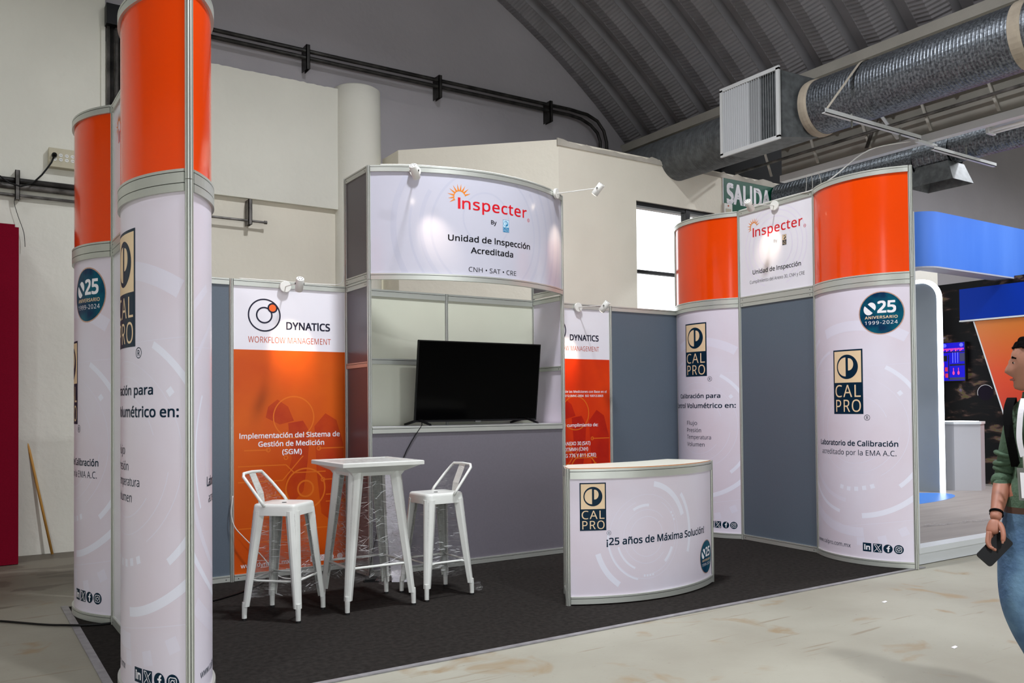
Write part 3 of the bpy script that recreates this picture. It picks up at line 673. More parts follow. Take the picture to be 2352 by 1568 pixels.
# back wall: slate, printed, (tower), printed, slate
def backwall(x0, x1, m, label, name='panel', posts=()):
    A = Arc((x0, 0), (x1, 0)); t = thing('booth_wall_panel', label, 'wall panel', ((x0 + x1) / 2, 0, 0))
    rail(A, .004, t, screws=True); rail(A, H1 - .052, t); pn = panel(A, .05, H1 - .05, m, t, name)
    for x in posts: post(x, 0, 0, H1, t)
    return t, A, pn
backwall(0.02, 1, 'panel_slate', 'slate wall panel just right of the nearest orange column', 'slate_panel')
t, A, pn = backwall(1, 2, 'panel_plain_white', 'orange and white Dynatics wall panel behind the left bar stool', 'printed_panel', (1,))
def dyn_common(A, pn, base, shade, x0):
    p = Print('colour_field'); p.rect(.016, A.L - .016, .05, 1.893, base, 0)
    p.build(A, pn)
    p = Print('circuit_artwork')
    # robot-hand silhouette and circuit tracks
    p.poly([(.30, 1.42), (.38, 1.48), (.47, 1.42), (.52, 1.30), (.40, 1.27), (.28, 1.33)], shade, 1)
    p.poly([(.47, 1.28), (.60, 1.30), (.66, 1.20), (.64, .95), (.60, .70), (.50, .60), (.44, .75), (.50, .98)], shade, 1)
    p.poly([(.70, 1.25), (.80, 1.36), (.90, 1.30), (.96, 1.10), (.97, .60), (.86, .42), (.76, .50), (.72, .85)], shade, 1)
    p.ring(.52, 1.33, .17, .18, 'dyn_line', 2, n=40); p.ring(.62, .72, .165, .178, 'dyn_line', 2, n=40); p.ring(.62, .72, .06, .075, 'dyn_line', 2, n=24)
    for pts in ([(.05, .93), (.45, .93), (.52, .86), (.80, .86)], [(.05, .80), (.42, .80), (.58, .98), (.60, 1.0)], [(.78, .79), (.97, .79)], [(.45, .68), (.30, .68)], [(.80, .66), (.97, .66)], [(.80, .60), (.96, .60)], [(.10, 1.06), (.30, 1.06)], [(.74, 1.06), (.97, 1.06)], [(.62, .555), (.62, .34)], [(.20, .50), (.46, .50), (.56, .58)], [(.05, .42), (.40, .42)], [(.15, .30), (.62, .30), (.70, .38), (.95, .38)]):
        p.line(pts, .009, 'dyn_line', 2)
    for x, z in ((.45, .99), (.775, .79), (.30, .68), (.30, 1.06), (.97, .60), (.62, .34), (.74, 1.06)): p.ring(x, z, .012, .02, 'dyn_line', 2, n=14)
    p.build(A, pn, clip=(.02, A.L - .02, .06, 1.9))
    p = Print('logo'); K = 'print_dark'
    o = x0
    p.ring(.272 + o, 2.184, .126, .138, 'navy_ink', 2); p.ring(.271 + o, 2.184, .057, .070, 'navy_ink', 2); p.disc(.341 + o, 2.247, .043, 'navy_ink', 3, n=24); p.disc(.341 + o, 2.247, .030, 'orange_dot', 4, n=20)
    p.build(A, pn)
mat('navy_ink', (38, 38, 56), 0.35, spec=.12); mat('orange_dot', (240, 100, 20), 0.35)
dyn_common(A, pn, 'dyn_orange', 'dyn_shade', 0)
p = Print('lettering')
p.text('DYNATICS', .457, .846, 2.070, .066, 'navy_ink', 2, bold=0.03); p.text('WORKFLOW MANAGEMENT', .136, .852, 1.954, .050, 'rust_text', 2, bold=-0.006)
W_ = 'print_white'
p.text('Implementación del Sistema de', .063, .930, 1.158, .043, W_, 3, bold=0.022); p.text('Gestión de Medición', .217, .787, 1.088, .043, W_, 3, bold=0.022); p.text('(SGM)', .418, .588, 1.018, .043, W_, 3, bold=0.022)
p.text('www.dynatics.mx', .070, .480, .100, .036, W_, 3, bold=0.01); p.build(A, pn)
p = Print('social_icons'); icons(p, ((.66, .71), (.74, .79), (.82, .87), (.90, .95)), .118, .052, m='print_white', L=3, inv='dyn_orange'); p.build(A, pn)
t, A, pn = backwall(4, 5, 'panel_plain_white', 'red-orange Dynatics wall panel behind the counter, right of the television tower', 'printed_panel')
dyn_common(A, pn, 'dyn_red', 'dyn_shade_red', 0)
p = Print('lettering')
p.text('DYNATICS', .457, .840, 2.084, .064, 'navy_ink', 2, bold=0.03); p.text('WORKFLOW MANAGEMENT', .136, .843, 1.977, .050, 'rust_text', 2, bold=-0.006)
p.text('Sistema de Gestión de las Mediciones con Base en el', .05, .938, 1.540, .025, W_, 3, bold=0.012); p.text('Norma NMX-CC-10012-IMNC-2004  ISO 10012:2003', .09, .892, 1.497, .023, W_, 3, bold=0.02)
p.text('Para el cumplimiento de:', .235, .818, 1.187, .033, W_, 3, bold=0.02)
p.text('ANEXO 30 (SAT)', .37, .712, .995, .037, W_, 3, bold=0.02); p.text('DTMMH (CNH)', .375, .681, .935, .037, W_, 3, bold=0.02); p.text('RESG 776 Y 811 (CRE)', .30, .786, .870, .037, W_, 3, bold=0.02)
p.build(A, pn)
backwall(5, 5.99, 'panel_slate', 'slate wall panel in the back right corner, behind the counter', 'slate_panel', (5,))

# television tower: two modules wide, half a module deep, curved header above
TD = -.492; ZS = 1.240
t = thing('display_tower', 'tall central tower with curved white Inspecter header and open television niche', 'display tower', (3, -.25, 0))
FA = Arc((2, TD), (4, TD)); HA = Arc((2, TD), (4, TD), 1.68)
for x, y in ((2, 0), (4, 0)): post(x, y, 0, H1, t); post(x, y, H1 + .003, TOP, t)
for x in (2, 4): post(x, TD, 0, H1, t); post(x, TD, H1 + .003, TOP, t)
post(3, 0, 0, H1, t)
rail(FA, .004, t); rail(FA, ZS - .052, t)
panel(FA, .05, ZS - .048, 'panel_grey', t, 'front_panel')
for z in (H1, TOP - .052): rail(HA, z, t, t=.016)
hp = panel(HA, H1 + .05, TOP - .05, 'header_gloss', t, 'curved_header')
for xa, xb in ((2, 3), (3, 4)):
    R_ = Arc((xa, 0), (xb, 0))
    rail(R_, H1 - .065, t, h=.065); rail(R_, 1.795, t, screws=True); rail(R_, .004, t)
    panel(R_, 1.845, H1 - .06, 'panel_back', t, 'back_panel'); panel(R_, .05, 1.797, 'panel_back', t, 'back_panel')
for x, side in ((2, 1), (4, -1)):
    R_ = Arc((x, 0), (x, TD)) if side == 1 else Arc((x, TD), (x, 0))
    for z in (.004, H1 - .052, H1 + .012, TOP - .052): rail(R_, z, t, screws=True)
    rail(Arc((x, TD), (x, 0)) if side == 1 else Arc((x, 0), (x, TD)), 1.745, t, h=.045, screws=True)
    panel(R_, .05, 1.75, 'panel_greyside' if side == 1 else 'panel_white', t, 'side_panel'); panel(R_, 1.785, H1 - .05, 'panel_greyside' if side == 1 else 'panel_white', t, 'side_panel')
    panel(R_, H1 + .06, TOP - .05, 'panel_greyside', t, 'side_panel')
bm = BM(); box(bm, 2.02, 3.98, TD + .015, -.015, ZS - .02, ZS - .002); obj('shelf', bm, 'panel_plain_white', t)
p = Print('background_rings')
for r_, w_, a, b in ((.52, .02, 120, 260), (.60, .035, 150, 250), (.70, .02, 160, 250), (.82, .05, 150, 215), (.52, .02, -60, 60), (.60, .03, -70, 40), (.72, .03, -50, 40), (.84, .04, -40, 35), (.95, .03, -35, 30)):
    p.ring(1.05, 2.92, r_, r_ + w_, 'faint_grey', 0, radians(a), radians(b), n=50)
p.ring(1.03, 3.02, .22, .235, 'faint_grey', 0, 0, 2 * pi)
mat('faint_grey', (192, 193, 208), 0.17, spec=.7)
p.build(HA, hp, clip=(.02, HA.L - .02, H1 + .06, TOP - .06))
p = Print('lettering')
inspecter(p, lambda v: v, (.754, .777), 3.088, .096, 1.478, 1.500, 3.074, (.770, 3.190, .112))
p.text('By', 1.066, 1.124, 2.982, .037, K_ if False else 'print_black', 2, bold=0.02); calpro(p, 1.191, 1.258, 2.930, 3.038, 'sky_blue', 'pale_blue', reg=False, L=2)
p.text('Unidad de Inspección', .665, 1.517, 2.811, .052, 'print_black', 2, bold=0.02); p.text('Acreditada', .868, 1.304, 2.715, .052, 'print_black', 2, bold=0.02)
p.text('CNH • SAT • CRE', .847, 1.338, 2.557, .040, 'print_black', 2); p.build(HA, hp)

# reception counter
CA = Arc((2.73, -2.24), (4.148, -2.245), 1.3); CZ = .958
t = thing('reception_counter', 'curved white reception counter with aluminium frame and cream worktop', 'counter', (3.44, -2.3, 0))
rail(CA, .01, t, t=.016); rail(CA, CZ - .070, t, h=.07, t=.016); pn = panel(CA, .055, CZ - .065, 'panel_white', t, 'printed_panel')
for x, y in ((2.73, -2.24), (4.148, -2.245)): post(x, y, 0, CZ + .004, t)
back = Arc((4.148, -2.245), (2.73, -2.24))
# back posts and side panels of the counter
for P_, Q_ in (((2.73, -2.24), (2.95, -1.92)), ((3.98, -1.90), (4.148, -2.245))):
    SA = Arc(Q_, P_) if P_[0] < 3 else Arc(Q_, P_)
    rail(SA, .01, t); rail(SA, CZ - .07, t, h=.07); panel(SA, .055, CZ - .065, 'panel_slate', t, 'side_panel')
for x, y in ((2.95, -1.92), (3.98, -1.90)): post(x, y, 0, CZ, t)
bm = BM(); n = 40; edge = [CA.at(.012 + (CA.L - .024) * i / n, .004)[:2] for i in range(n + 1)]
poly = edge + [(4.05, -2.05), (3.98, -1.93), (3.6, -1.99), (3.2, -1.99), (2.95, -1.95), (2.80, -2.12)]
prism(bm, poly, CZ, CZ + .006); ob = obj('worktop', fixn(bm), ['counter_top', 'edge_band'], t)
for f in ob.data.polygons:
    if abs(f.normal.z) < .5: f.material_index = 1
p = Print('background_rings')
cx, cz = .60, .46
for ra, rb, a, b in ((.30, .305, 0, 360), (.14, .146, 0, 360), (.19, .195, 40, 320), (.215, .235, 85, 120), (.235, .25, 195, 245), (.24, .265, -50, -22), (.27, .276, -85, 60), (.305, .318, 170, 255), (.36, .40, 20, 80), (.38, .42, 195, 235), (.43, .46, -20, 40), (.46, .50, 240, 290), (.26, .265, 110, 150)):
    p.ring(cx, cz, ra, rb, 'decor' if rb - ra > .007 else 'decor_faint', 0, radians(a), radians(b), n=40)
for a in (-95, -90, -85, -80, 22, 28, 34):
    x = cx + .28 * cos(radians(a)); z = cz + .28 * sin(radians(a)); p.rect(x - .008, x + .008, z - .008, z + .008, 'decor', 0)
p.build(CA, pn, clip=(.02, CA.L - .02, .06, CZ - .07))
p = Print('logo'); calpro(p, .086, .277, .522, .859, L=2); p.build(CA, pn, label='navy and cream company logo')
p = Print('lettering'); p.text('¡25 años de Máxima Solución!', .277, 1.289, .415, .052, 'navy', 2, bold=0.022); p.build(CA, pn)
p = Print('anniversary_emblem'); emblem(p, 1.335, .226, .130, 2); p.build(CA, pn, label='small round teal anniversary emblem', clip=(0, CA.L - .02, 0, 1))

# ================================================================== TELEVISION
t = thing('television', 'black flat television leaning forward in the niche of the tower', 'television', (3.16, -.33, 1.242))
tilt = atan2(.09, .715)
def tvp(x, h, d):   # x world, h up the set, d towards the viewer
    return (x, -.300 - h * sin(tilt) - d * cos(tilt), 1.272 + h * cos(tilt) - d * sin(tilt))
def tvbox(bm, x0, x1, h0, h1, d0, d1, mi=0, rx=0):
    vs = [bm.verts.new(tvp(x, h, d)) for x in (x0, x1) for h in (h0, h1) for d in (d0, d1)]
    for f in ((0, 1, 3, 2), (4, 6, 7, 5), (0, 4, 5, 1), (2, 3, 7, 6), (0, 2, 6, 4), (1, 5, 7, 3)): bm.faces.new([vs[i] for i in f]).material_index = mi
x0, x1, hh = 2.507, 3.812, .728
bm = BM(); tvbox(bm, x0, x1, 0, hh, -.022, 0); tvbox(bm, x0 + .12, x1 - .12, .06, .45, -.055, -.022); fixn(bm); bmesh.ops.bevel(bm, geom=bm.edges[:], offset=.004, segments=2, affect='EDGES'); obj('housing', bm, 'black_plastic', t)
bm = BM()
for a, b, c, d in ((x0, x1, 0, .016), (x0, x1, hh - .010, hh), (x0, x0 + .010, .016, hh - .010), (x1 - .010, x1, .016, hh - .010)): tvbox(bm, a, b, c, d, 0, .005)
obj('bezel', fixn(bm), 'black_plastic', t)
bm = BM(); tvbox(bm, x0 + .010, x1 - .010, .016, hh - .010, 0, .002); obj('screen', fixn(bm), 'black_gloss', t, label='switched-off glossy black screen')
bm = BM(); tvbox(bm, 3.13, 3.19, -.008, .004, -.01, .006); obj('logo_tab', fixn(bm), 'alu_dark', t)
for fx in (2.56, 3.70):
    bm = BM(); slab(bm, [(fx - .018, -.29, 1.285), (fx + .018, -.29, 1.285), (fx + .035, -.46, ZS + .002), (fx + .005, -.475, ZS + .002)], (0.0, .012, .016))
    slab(bm, [(fx - .018, -.29, 1.285), (fx + .018, -.29, 1.285), (fx - .03, -.10, ZS + .002), (fx - .055, -.10, ZS + .002)], (0.0, .004, .016)); obj('foot', fixn(bm), 'black_plastic', t)
bm = BM(); tube(bm, [(2.60, -.26, 1.31), (2.55, -.36, 1.262), (2.49, -.48, 1.252), (2.465, -.505, 1.235), (2.43, -.505, 1.19), (2.38, -.505, 1.12), (2.33, -.505, 1.04), (2.26, -.51, .90), (2.17, -.52, .70), (2.06, -.54, .45), (1.98, -.56, .20), (1.95, -.58, .04), (1.93, -.62, .012)], .0045, 8)
obj('power_cord', bm, 'black_plastic', t, smooth=True)
bm = BM(); prism(bm, [(1.87, -.66), (1.98, -.70), (2.0, -.64), (1.89, -.60)], 0, .035); tag(obj('power_adapter', bm, 'black_plastic', loc=(1.93, -.65, 0)), 'black power adapter on the carpet under the bar table', 'adapter')

# ================================================================== SPOT LAMPS ON ARMS
def spot(disc, nrm, length, target, label, power, droop=.02, headlen=.115, hr=.032, side=0.0, size=radians(46)):
    """disc: point on the rail; nrm: outward (x, y); the head hangs at the arm's end and is aimed at target"""
    d = Vector(disc); n = Vector((nrm[0], nrm[1], 0)).normalized(); sd = Vector((-n.y, n.x, 0))
    t = thing('spot_lamp', label, 'lamp', tuple(d), 'white arm spot lamps on the booth')
    bm = BM(); tube(bm, [d + n * .002, d + n * .004, d + n * .024, d + n * .026], [.046, .048, .048, .046], 24); obj('mounting_disc', bm, 'white_plastic', t, smooth=False)
    e = d + n * length + sd * side + Vector((0, 0, -droop))
    bm = BM(); tube(bm, [d + n * .024, d + n * .03 + Vector((0, 0, 0)), e], .0045, 8); obj('arm', bm, 'white_plastic', t)
    ax = (Vector(target) - e).normalized(); hc = e + Vector((0, 0, -.006))
    a = hc - ax * headlen * .42; b = hc + ax * headlen * .58
    bm = BM(); tube(bm, [a, a + ax * .003, b - ax * .003, b], [hr - .003, hr, hr, hr - .002], 24)
    hd = obj('lamp_head', bm, 'white_plastic', t)
    for p_ in hd.data.polygons: p_.use_smooth = len(p_.vertices) == 4
    bm = BM(); q = ax.orthogonal().normalized(); w = ax.cross(q)
    for k in range(6):
        c = a + (q * cos(k * pi / 3) + w * sin(k * pi / 3)) * hr * .55; tube(bm, [c - ax * .0012, c + ax * .001], .004, 6)
    o_ = obj('vent_holes', bm, 'slot', hd); o_['kind'] = 'stuff'
    bm = BM(); tube(bm, [b, b + ax * .0015], hr * .8, 20); obj('lens', bm, 'spot_lens', hd, label='glowing warm lens')
    bm = BM(); s_ = ax.cross(Vector((0, 0, 1))).normalized(); tube(bm, [hc - s_ * (hr + .006), hc - s_ * (hr - .002)], .008, 10); obj('pivot', bm, 'alu_dark', hd); bm = BM(); tube(bm, [hc + s_ * (hr - .002), hc + s_ * (hr + .006)], .008, 10); obj('pivot', bm, 'alu_dark', hd)
    lamp('spot_light', 'SPOT', b + ax * .012, power, WARM, target=target, spot_size=size, spot_blend=1.0, shadow_soft_size=.022)
spot((1.441, -.016, 2.430), (0, -1), .43, (1.50, 0, 1.92), 'white arm spot lamp above the left Dynatics panel', 34, side=-.02)
spot((4.549, -.016, 2.430), (0, -1), .43, (4.36, 0, 1.85), 'white arm spot lamp above the right Dynatics panel', 30, side=.02)
xx, yy, nx, ny = HA.at(.388, .016); spot((xx, yy, 3.372), (nx, ny), .42, (2.48, -.76, 2.85), 'white spot lamp at the left of the curved tower header', 14, droop=.10, side=-.03, size=radians(38))
xx, yy, nx, ny = HA.at(1.935, .016); spot((xx, yy, 3.400), (nx, ny), .44, (3.86, -.58, 2.92), 'white spot lamp at the right end of the curved tower header', 18, droop=.0, size=radians(38))
spot((5.945, -1.442, 3.375), (-1, -.08), .42, (5.95, -1.36, 3.0), 'white spot lamp over the white header of the right wall', 11, droop=.04)
def cable(name, pts, r, m, label, cat='cable'):
    # smooth the polyline with Catmull-Rom
    P = [Vector(p) for p in pts]; out = []
    for i in range(len(P) - 1):
        p0, p1, p2, p3 = P[max(i - 1, 0)], P[i], P[i + 1], P[min(i + 2, len(P) - 1)]
        for k in range(6):
            s = k / 6; out.append(.5 * ((2 * p1) + (p2 - p0) * s + (2 * p0 - 5 * p1 + 4 * p2 - p3) * s * s + (3 * p1 - p0 - 3 * p2 + p3) * s ** 3))
    out.append(P[-1]); bm = BM(); tube(bm, out, r, 7); return tag(obj(name, bm, m, smooth=True, loc=tuple(P[0])), label, cat)
cable('lamp_cable', [(1.06, -.01, 2.476), (1.3, -.01, 2.478), (1.44, -.012, 2.482), (1.5, -.01, 2.476), (1.8, -.01, 2.478), (1.93, -.03, 2.49), (1.965, -.03, 2.56), (1.972, -.02, 2.66)], .0035, 'white_plastic', 'thin white cable on the top rail of the left Dynatics panel')
cable('lamp_cable', [HA.at(q, 0)[:2] + (TOP + .004 + .006 * (q * 7 % 1),) for q in (.1, .25, .39, .5, .8, 1.1, 1.3, 1.36, 1.6, 1.9, 2.0)], .004, 'white_plastic', 'thin white cable along the top of the curved tower header')
cable('lamp_cable', [(1.0, -.035, .70), (.985, -.04, .56), (1.01, -.05, .45), (1.08, -.06, .36), (1.16, -.07, .27), (1.25, -.08, .16), (1.32, -.10, .05), (1.40, -.16, .006), (1.55, -.2, .006)], .0045, 'white_plastic', 'white cable hanging from the post behind the left bar stool')
cable('lamp_cable', [(5.99, -.93, TOP + .004), (5.97, -1.2, TOP + .006), (5.95, -1.44, TOP + .008), (5.93, -1.7, TOP + .005), (5.915, -1.92, TOP + .006), (6.3, -1.86, 3.62), (6.9, -1.84, 3.98), (7.6, -1.86, 4.18)], .006, 'white_plastic', 'grey-white cable rising from the right wall header to the roof beam')
cable('floor_cable', [(-1.6, .4, .006), (-1.0, -.05, .006), (-.634, -.426, .006), (-.4, -.702, .006), (-.284, -.811, .008), (-.166, -.894, .008), (-.04, -.93, .008), (.06, -.90, .008), (.3, -.80, .008), (.683, -.649, .008), (.804, -.579, .008), (.967, -.458, .008), (1.2, -.2, .008)], .0075, 'black_plastic', 'black cord crossing the floor into the booth', 'cord')

# ================================================================== BAR TABLE AND STOOLS (local builders)
def channel_leg(top, foot, w0, w1, outward, m='white_metal', z_split=.09, th=.004):
    """pressed-steel leg: curved outer skin, tapering, ending in a narrow rounded foot"""
    bm = BM(); T_ = Vector(top); F_ = Vector(foot); o = Vector((outward[0], outward[1], 0)).normalized(); s = Vector((-o.y, o.x, 0))
    prof = lambda w, k: [(-.5 * w, -.30 * w * k), (-.5 * w, -.02 * w), (-.36 * w, .12 * w), (-.14 * w, .185 * w), (.14 * w, .185 * w), (.36 * w, .12 * w), (.5 * w, -.02 * w), (.5 * w, -.30 * w * k)]
    rings = []; N = 10
    for i in range(N + 1):
        q = i / N; c = T_.lerp(F_ + Vector((0, 0, z_split)), q) ; w = w0 + (w1 - w0) * q
        outer = [c + s * a + o * b for a, b in prof(w, 1.6)]; inner = [c + s * a * (1 - 2 * th / w) + o * (b - th) for a, b in prof(w, 1.6)]
        rings.append([bm.verts.new(v) for v in outer + inner[::-1]])
    n = len(rings[0])
    for i in range(N):
        for k in range(n): bm.faces.new((rings[i][k], rings[i][(k + 1) % n], rings[i + 1][(k + 1) % n], rings[i + 1][k]))
    bm.faces.new(rings[0]); bm.faces.new(rings[-1][::-1])
    tube(bm, [F_ + Vector((0, 0, z_split + .03)) - o * .004, F_ + Vector((0, 0, z_split)) - o * .002, F_ + Vector((0, 0, .035)), F_ + Vector((0, 0, .012))], [w1 * .36, w1 * .36, .0165, .0165], 12)
    return fixn(bm)
def legset(root, tops, feet, w0, w1):
    for (tx, ty, tz), (fx, fy) in zip(tops, feet):
        lg = obj('leg', channel_leg((tx, ty, tz), (fx, fy, 0), w0, w1, (fx, fy)), 'white_metal', root, local=True)
        for p_ in lg.data.polygons: p_.use_smooth = False
        bm = BM(); tube(bm, [(fx, fy, 0), (fx, fy, .013)], .0175, 12); obj('rubber_foot', bm, 'rubber', lg, local=True)
def film(bm, quad_bot, quad_top, z0, z1, sag=.02, nz=9, nx=8):
    """stretch film drawn round the four legs, with pulled-in waists between them"""
    cols = []; m = 4 * nx
    for j in range(nz + 1):
        q = j / nz; row = []
        for i in range(m):
            e = i // nx; s = (i % nx) / nx
            a = Vector(quad_bot[e]).lerp(Vector(quad_top[e]), q); b = Vector(quad_bot[(e + 1) % 4]).lerp(Vector(quad_top[(e + 1) % 4]), q)
            p = a.lerp(b, s); c = (a + b) / 2; inn = -c.normalized() * sag * sin(pi * s) * (1 + .3 * sin(j * 2.1 + e))
            p = p + inn + Vector((random.uniform(-.002, .002), random.uniform(-.002, .002)))
            row.append(bm.verts.new((p.x, p.y, z0 + (z1 - z0) * q + .012 * sin(i * .7 + e * 2) * (1 - q))))
        cols.append(row)
    for j in range(nz):
        for i in range(m): bm.faces.new((cols[j][i], cols[j][(i + 1) % m], cols[j + 1][(i + 1) % m], cols[j + 1][i]))
    return bm
def fold_glints(parent, qb, qt, z0, z1, n, tilt=.12):  # highlights along the film's creases, drawn as thin white ribbons
    bm = BM()
    for _ in range(n):
        e = random.randrange(4); q = random.random() ** 1.1; s0 = random.uniform(.04, .8); ln = random.uniform(.04, .22); w = random.uniform(.0006, .0022); sl = random.gauss(0, tilt) * ln
        a = Vector(qb[e]).lerp(Vector(qt[e]), q); b = Vector(qb[(e + 1) % 4]).lerp(Vector(qt[(e + 1) % 4]), q); c = (a + b) / 2; inn = -c.normalized(); L_ = (b - a).length; z = z0 + (z1 - z0) * q; up = []; dn = []
        for k in range(5):
            s = min(.97, s0 + ln * k / 4); p = a.lerp(b, s) + inn * .018 * sin(pi * s); zz = z + sl * L_ * k / 4 + random.uniform(-.0012, .0012); ww = w * sin(pi * (k + .4) / 4.8)
            up.append(bm.verts.new((p.x, p.y, zz + ww))); dn.append(bm.verts.new((p.x - inn.x * .001, p.y - inn.y * .001, zz - ww)))
        for k in range(4): bm.faces.new((up[k], up[k + 1], dn[k + 1], dn[k]))
    o_ = obj('film_glints', bm, 'film_fold', parent, local=True); o_['kind'] = 'stuff'
def make_stool(label):
    """faces +Y in its own frame: the low backrest stands at -Y"""
    r = thing('bar_stool', label, 'stool', (0, 0, 0), 'film-wrapped white metal bar stools')
    h = .765; a = .150; f = .193
    bm = BM(); rr = .045
    def rsq(s, z, rad): 
        return [(sx * (s - rad) + rad * cos(t), sy * (s - rad) + rad * sin(t), z) for sx, sy, b in ((1, 1, 0), (-1, 1, pi / 2), (-1, -1, pi), (1, -1, 1.5 * pi)) for t in [b + pi / 8 * k for k in range(5)]]
    rings = [[bm.verts.new(p) for p in rsq(s, z, rad)] for s, z, rad in ((.163, h - .075, .045), (.158, h - .02, .045), (.155, h - .006, .044), (.147, h, .042), (.10, h - .002, .03), (.04, h - .004, .02))]
    for i in range(len(rings) - 1):
        for k in range(20): bm.faces.new((rings[i][k], rings[i][(k + 1) % 20], rings[i + 1][(k + 1) % 20], rings[i + 1][k]))
    bm.faces.new(rings[-1]); fixn(bm); st = obj('seat', bm, 'white_metal', r, local=True)
    for p_ in st.data.polygons: p_.use_smooth = True
    bm = BM(); tube(bm, [(0, 0, h - .006), (0, 0, h - .0015)], .016, 14); obj('seat_hole', bm, 'slot', st, local=True)
    c = .135
    legset(r, [(sx * c, sy * c, h - .045) for sx, sy in ((1, 1), (-1, 1), (-1, -1), (1, -1))], [(sx * f, sy * f) for sx, sy in ((1, 1), (-1, 1), (-1, -1), (1, -1))], .088, .050)
    z = .26; g = f + (c - f) * z / h - .004
    for (ax, ay), (bx, by) in (((g, g), (-g, g)), ((-g, g), (-g, -g)), ((-g, -g), (g, -g)), ((g, -g), (g, g))):
        bm = BM(); A_ = Vector((ax, ay, z)); B_ = Vector((bx, by, z)); tube(bm, [A_, A_.lerp(B_, .12), A_.lerp(B_, .18), A_.lerp(B_, .82), A_.lerp(B_, .88), B_], [.016, .013, .008, .008, .013, .016], 10, rb=[.004, .005, .008, .008, .005, .004]); obj('footrest_bar', bm, 'white_metal', r, local=True, smooth=True)
    # backrest: bent tube from the sides, leaning back, with a flat splat
    y1 = -.235; zt = h + .20
    P = [(.166, -.060, h - .015), (.168, -.085, h + .02), (.155, -.17, h + .12), (.142, y1 + .010, zt - .02), (.120, y1, zt), (0, y1 - .008, zt + .004), (-.120, y1, zt), (-.142, y1 + .010, zt - .02), (-.155, -.17, h + .12), (-.168, -.085, h + .02), (-.166, -.060, h - .015)]
    bm = BM(); tube(bm, P, .0105, 12); br = obj('backrest', bm, 'white_metal', r, local=True, smooth=True)
    bm = BM(); vs = [(-.042, -.160, h - .05), (.042, -.160, h - .05), (.041, -.176, h + .06), (.042, y1 - .004, zt), (-.042, y1 - .004, zt), (-.041, -.176, h + .06)]
    slab(bm, [vs[0], vs[1], vs[2], vs[5]], (0, -.003, 0)); slab(bm, [vs[5], vs[2], vs[3], vs[4]], (0, -.003, 0)); obj('splat', fixn(bm), 'white_metal', br, local=True)
    # film
    qt = [(sx * .152, sy * .152) for sx, sy in ((1, 1), (-1, 1), (-1, -1), (1, -1))]; qb = [(sx * .191, sy * .191) for sx, sy in ((1, 1), (-1, 1), (-1, -1), (1, -1))]
    bm = film(BM(), qb, qt, .16, h - .06); w = obj('plastic_wrap', bm, 'stretch_film', r, local=True, smooth=True); w['label'] = 'clear wrinkled stretch film'; fold_glints(w, qb, qt, .17, h - .08, 150)
    bm = BM()
    g_ = [[bm.verts.new((x, yv + .01 * sin(x * 60), zz)) for x in (-.14, -.07, 0, .07, .14)] for yv, zz in ((-.085, h + .012), (-.132, h + .07), (-.178, h + .13), (y1 + .004, zt - .008))]
    for i in range(3):
        for k in range(4): bm.faces.new((g_[i][k], g_[i][k + 1], g_[i + 1][k + 1], g_[i + 1][k]))
    w = obj('plastic_wrap', bm, 'stretch_film', r, local=True, smooth=True); w['label'] = 'clear stretch film across the backrest'
    return r
def dup(root, loc, rotz, label):
    r = root.copy(); C.objects.link(r); r.location = loc; r.rotation_euler = (0, 0, rotz); r['label'] = label
    for ch in list(root.children):
        c = ch.copy(); C.objects.link(c); c.parent = r
        for g in list(ch.children):
            d = g.copy(); C.objects.link(d); d.parent = c
    return r
s0 = make_stool('white bar stool left of the table, backrest turned to the orange panel')
s0.location = (.997, -1.333, 0.001); s0.rotation_euler = (0, 0, radians(-135))
dup(s0, (2.155, -1.353, 0.001), radians(92), 'white bar stool right of the table, in front of the grey tower front')

t = thing('bar_table', 'square white metal bar table wrapped in clear film between two stools', 'table', (0, 0, 0))
HT = 1.028
bm = BM()
def sq(s, z): return [bm.verts.new(p) for p in ((s, s, z), (-s, s, z), (-s, -s, z), (s, -s, z))]
rg = [sq(s, z) for s, z in ((.300, HT - .030), (.305, HT - .028), (.305, HT - .004), (.300, HT), (.262, HT), (.258, HT - .004), (.0, HT - .004))]
rg = rg[:-1]
for i in range(len(rg) - 1):
    for k in range(4): bm.faces.new((rg[i][k], rg[i][(k + 1) % 4], rg[i + 1][(k + 1) % 4], rg[i + 1][k]))
bm.faces.new(rg[-1]); bm.faces.new(rg[0][::-1]); obj('tabletop', fixn(bm), 'white_metal', t, local=True)
bm = BM(); rg = [sq(s, z) for s, z in ((.285, HT - .031), (.20, HT - .075), (.185, HT - .10))]
for i in range(2):
    for k in range(4): bm.faces.new((rg[i][k], rg[i][(k + 1) % 4], rg[i + 1][(k + 1) % 4], rg[i + 1][k]))
bm.faces.new(rg[0]); obj('apron', fixn(bm), 'white_metal', t, local=True)
c = .165; fx, fy = .250, .230; sg = ((1, 1), (-1, 1), (-1, -1), (1, -1))
legset(t, [(a * c, b * c, HT - .06) for a, b in sg], [(a * fx, b * fy) for a, b in sg], .098, .052)
z = .30; gx = fx + (c - fx) * z / HT - .004; gy = fy + (c - fy) * z / HT - .004
for k in range(4):
    (a, b), (d, e) = sg[k], sg[(k + 1) % 4]; A_ = Vector((a * gx, b * gy, z)); B_ = Vector((d * gx, e * gy, z))
    bm = BM(); tube(bm, [A_, A_.lerp(B_, .1), A_.lerp(B_, .9), B_], [.014, .009, .009, .014], 10); obj('brace_bar', bm, 'white_metal', t, local=True, smooth=True)
bm = film(BM(), [(a * .245, b * .230) for a, b in sg], [(a * .184, b * .184) for a, b in sg], .20, HT - .07, sag=.03, nz=12, nx=10)
w = obj('plastic_wrap', bm, 'stretch_film', t, local=True, smooth=True); w['label'] = 'clear wrinkled stretch film round the legs'
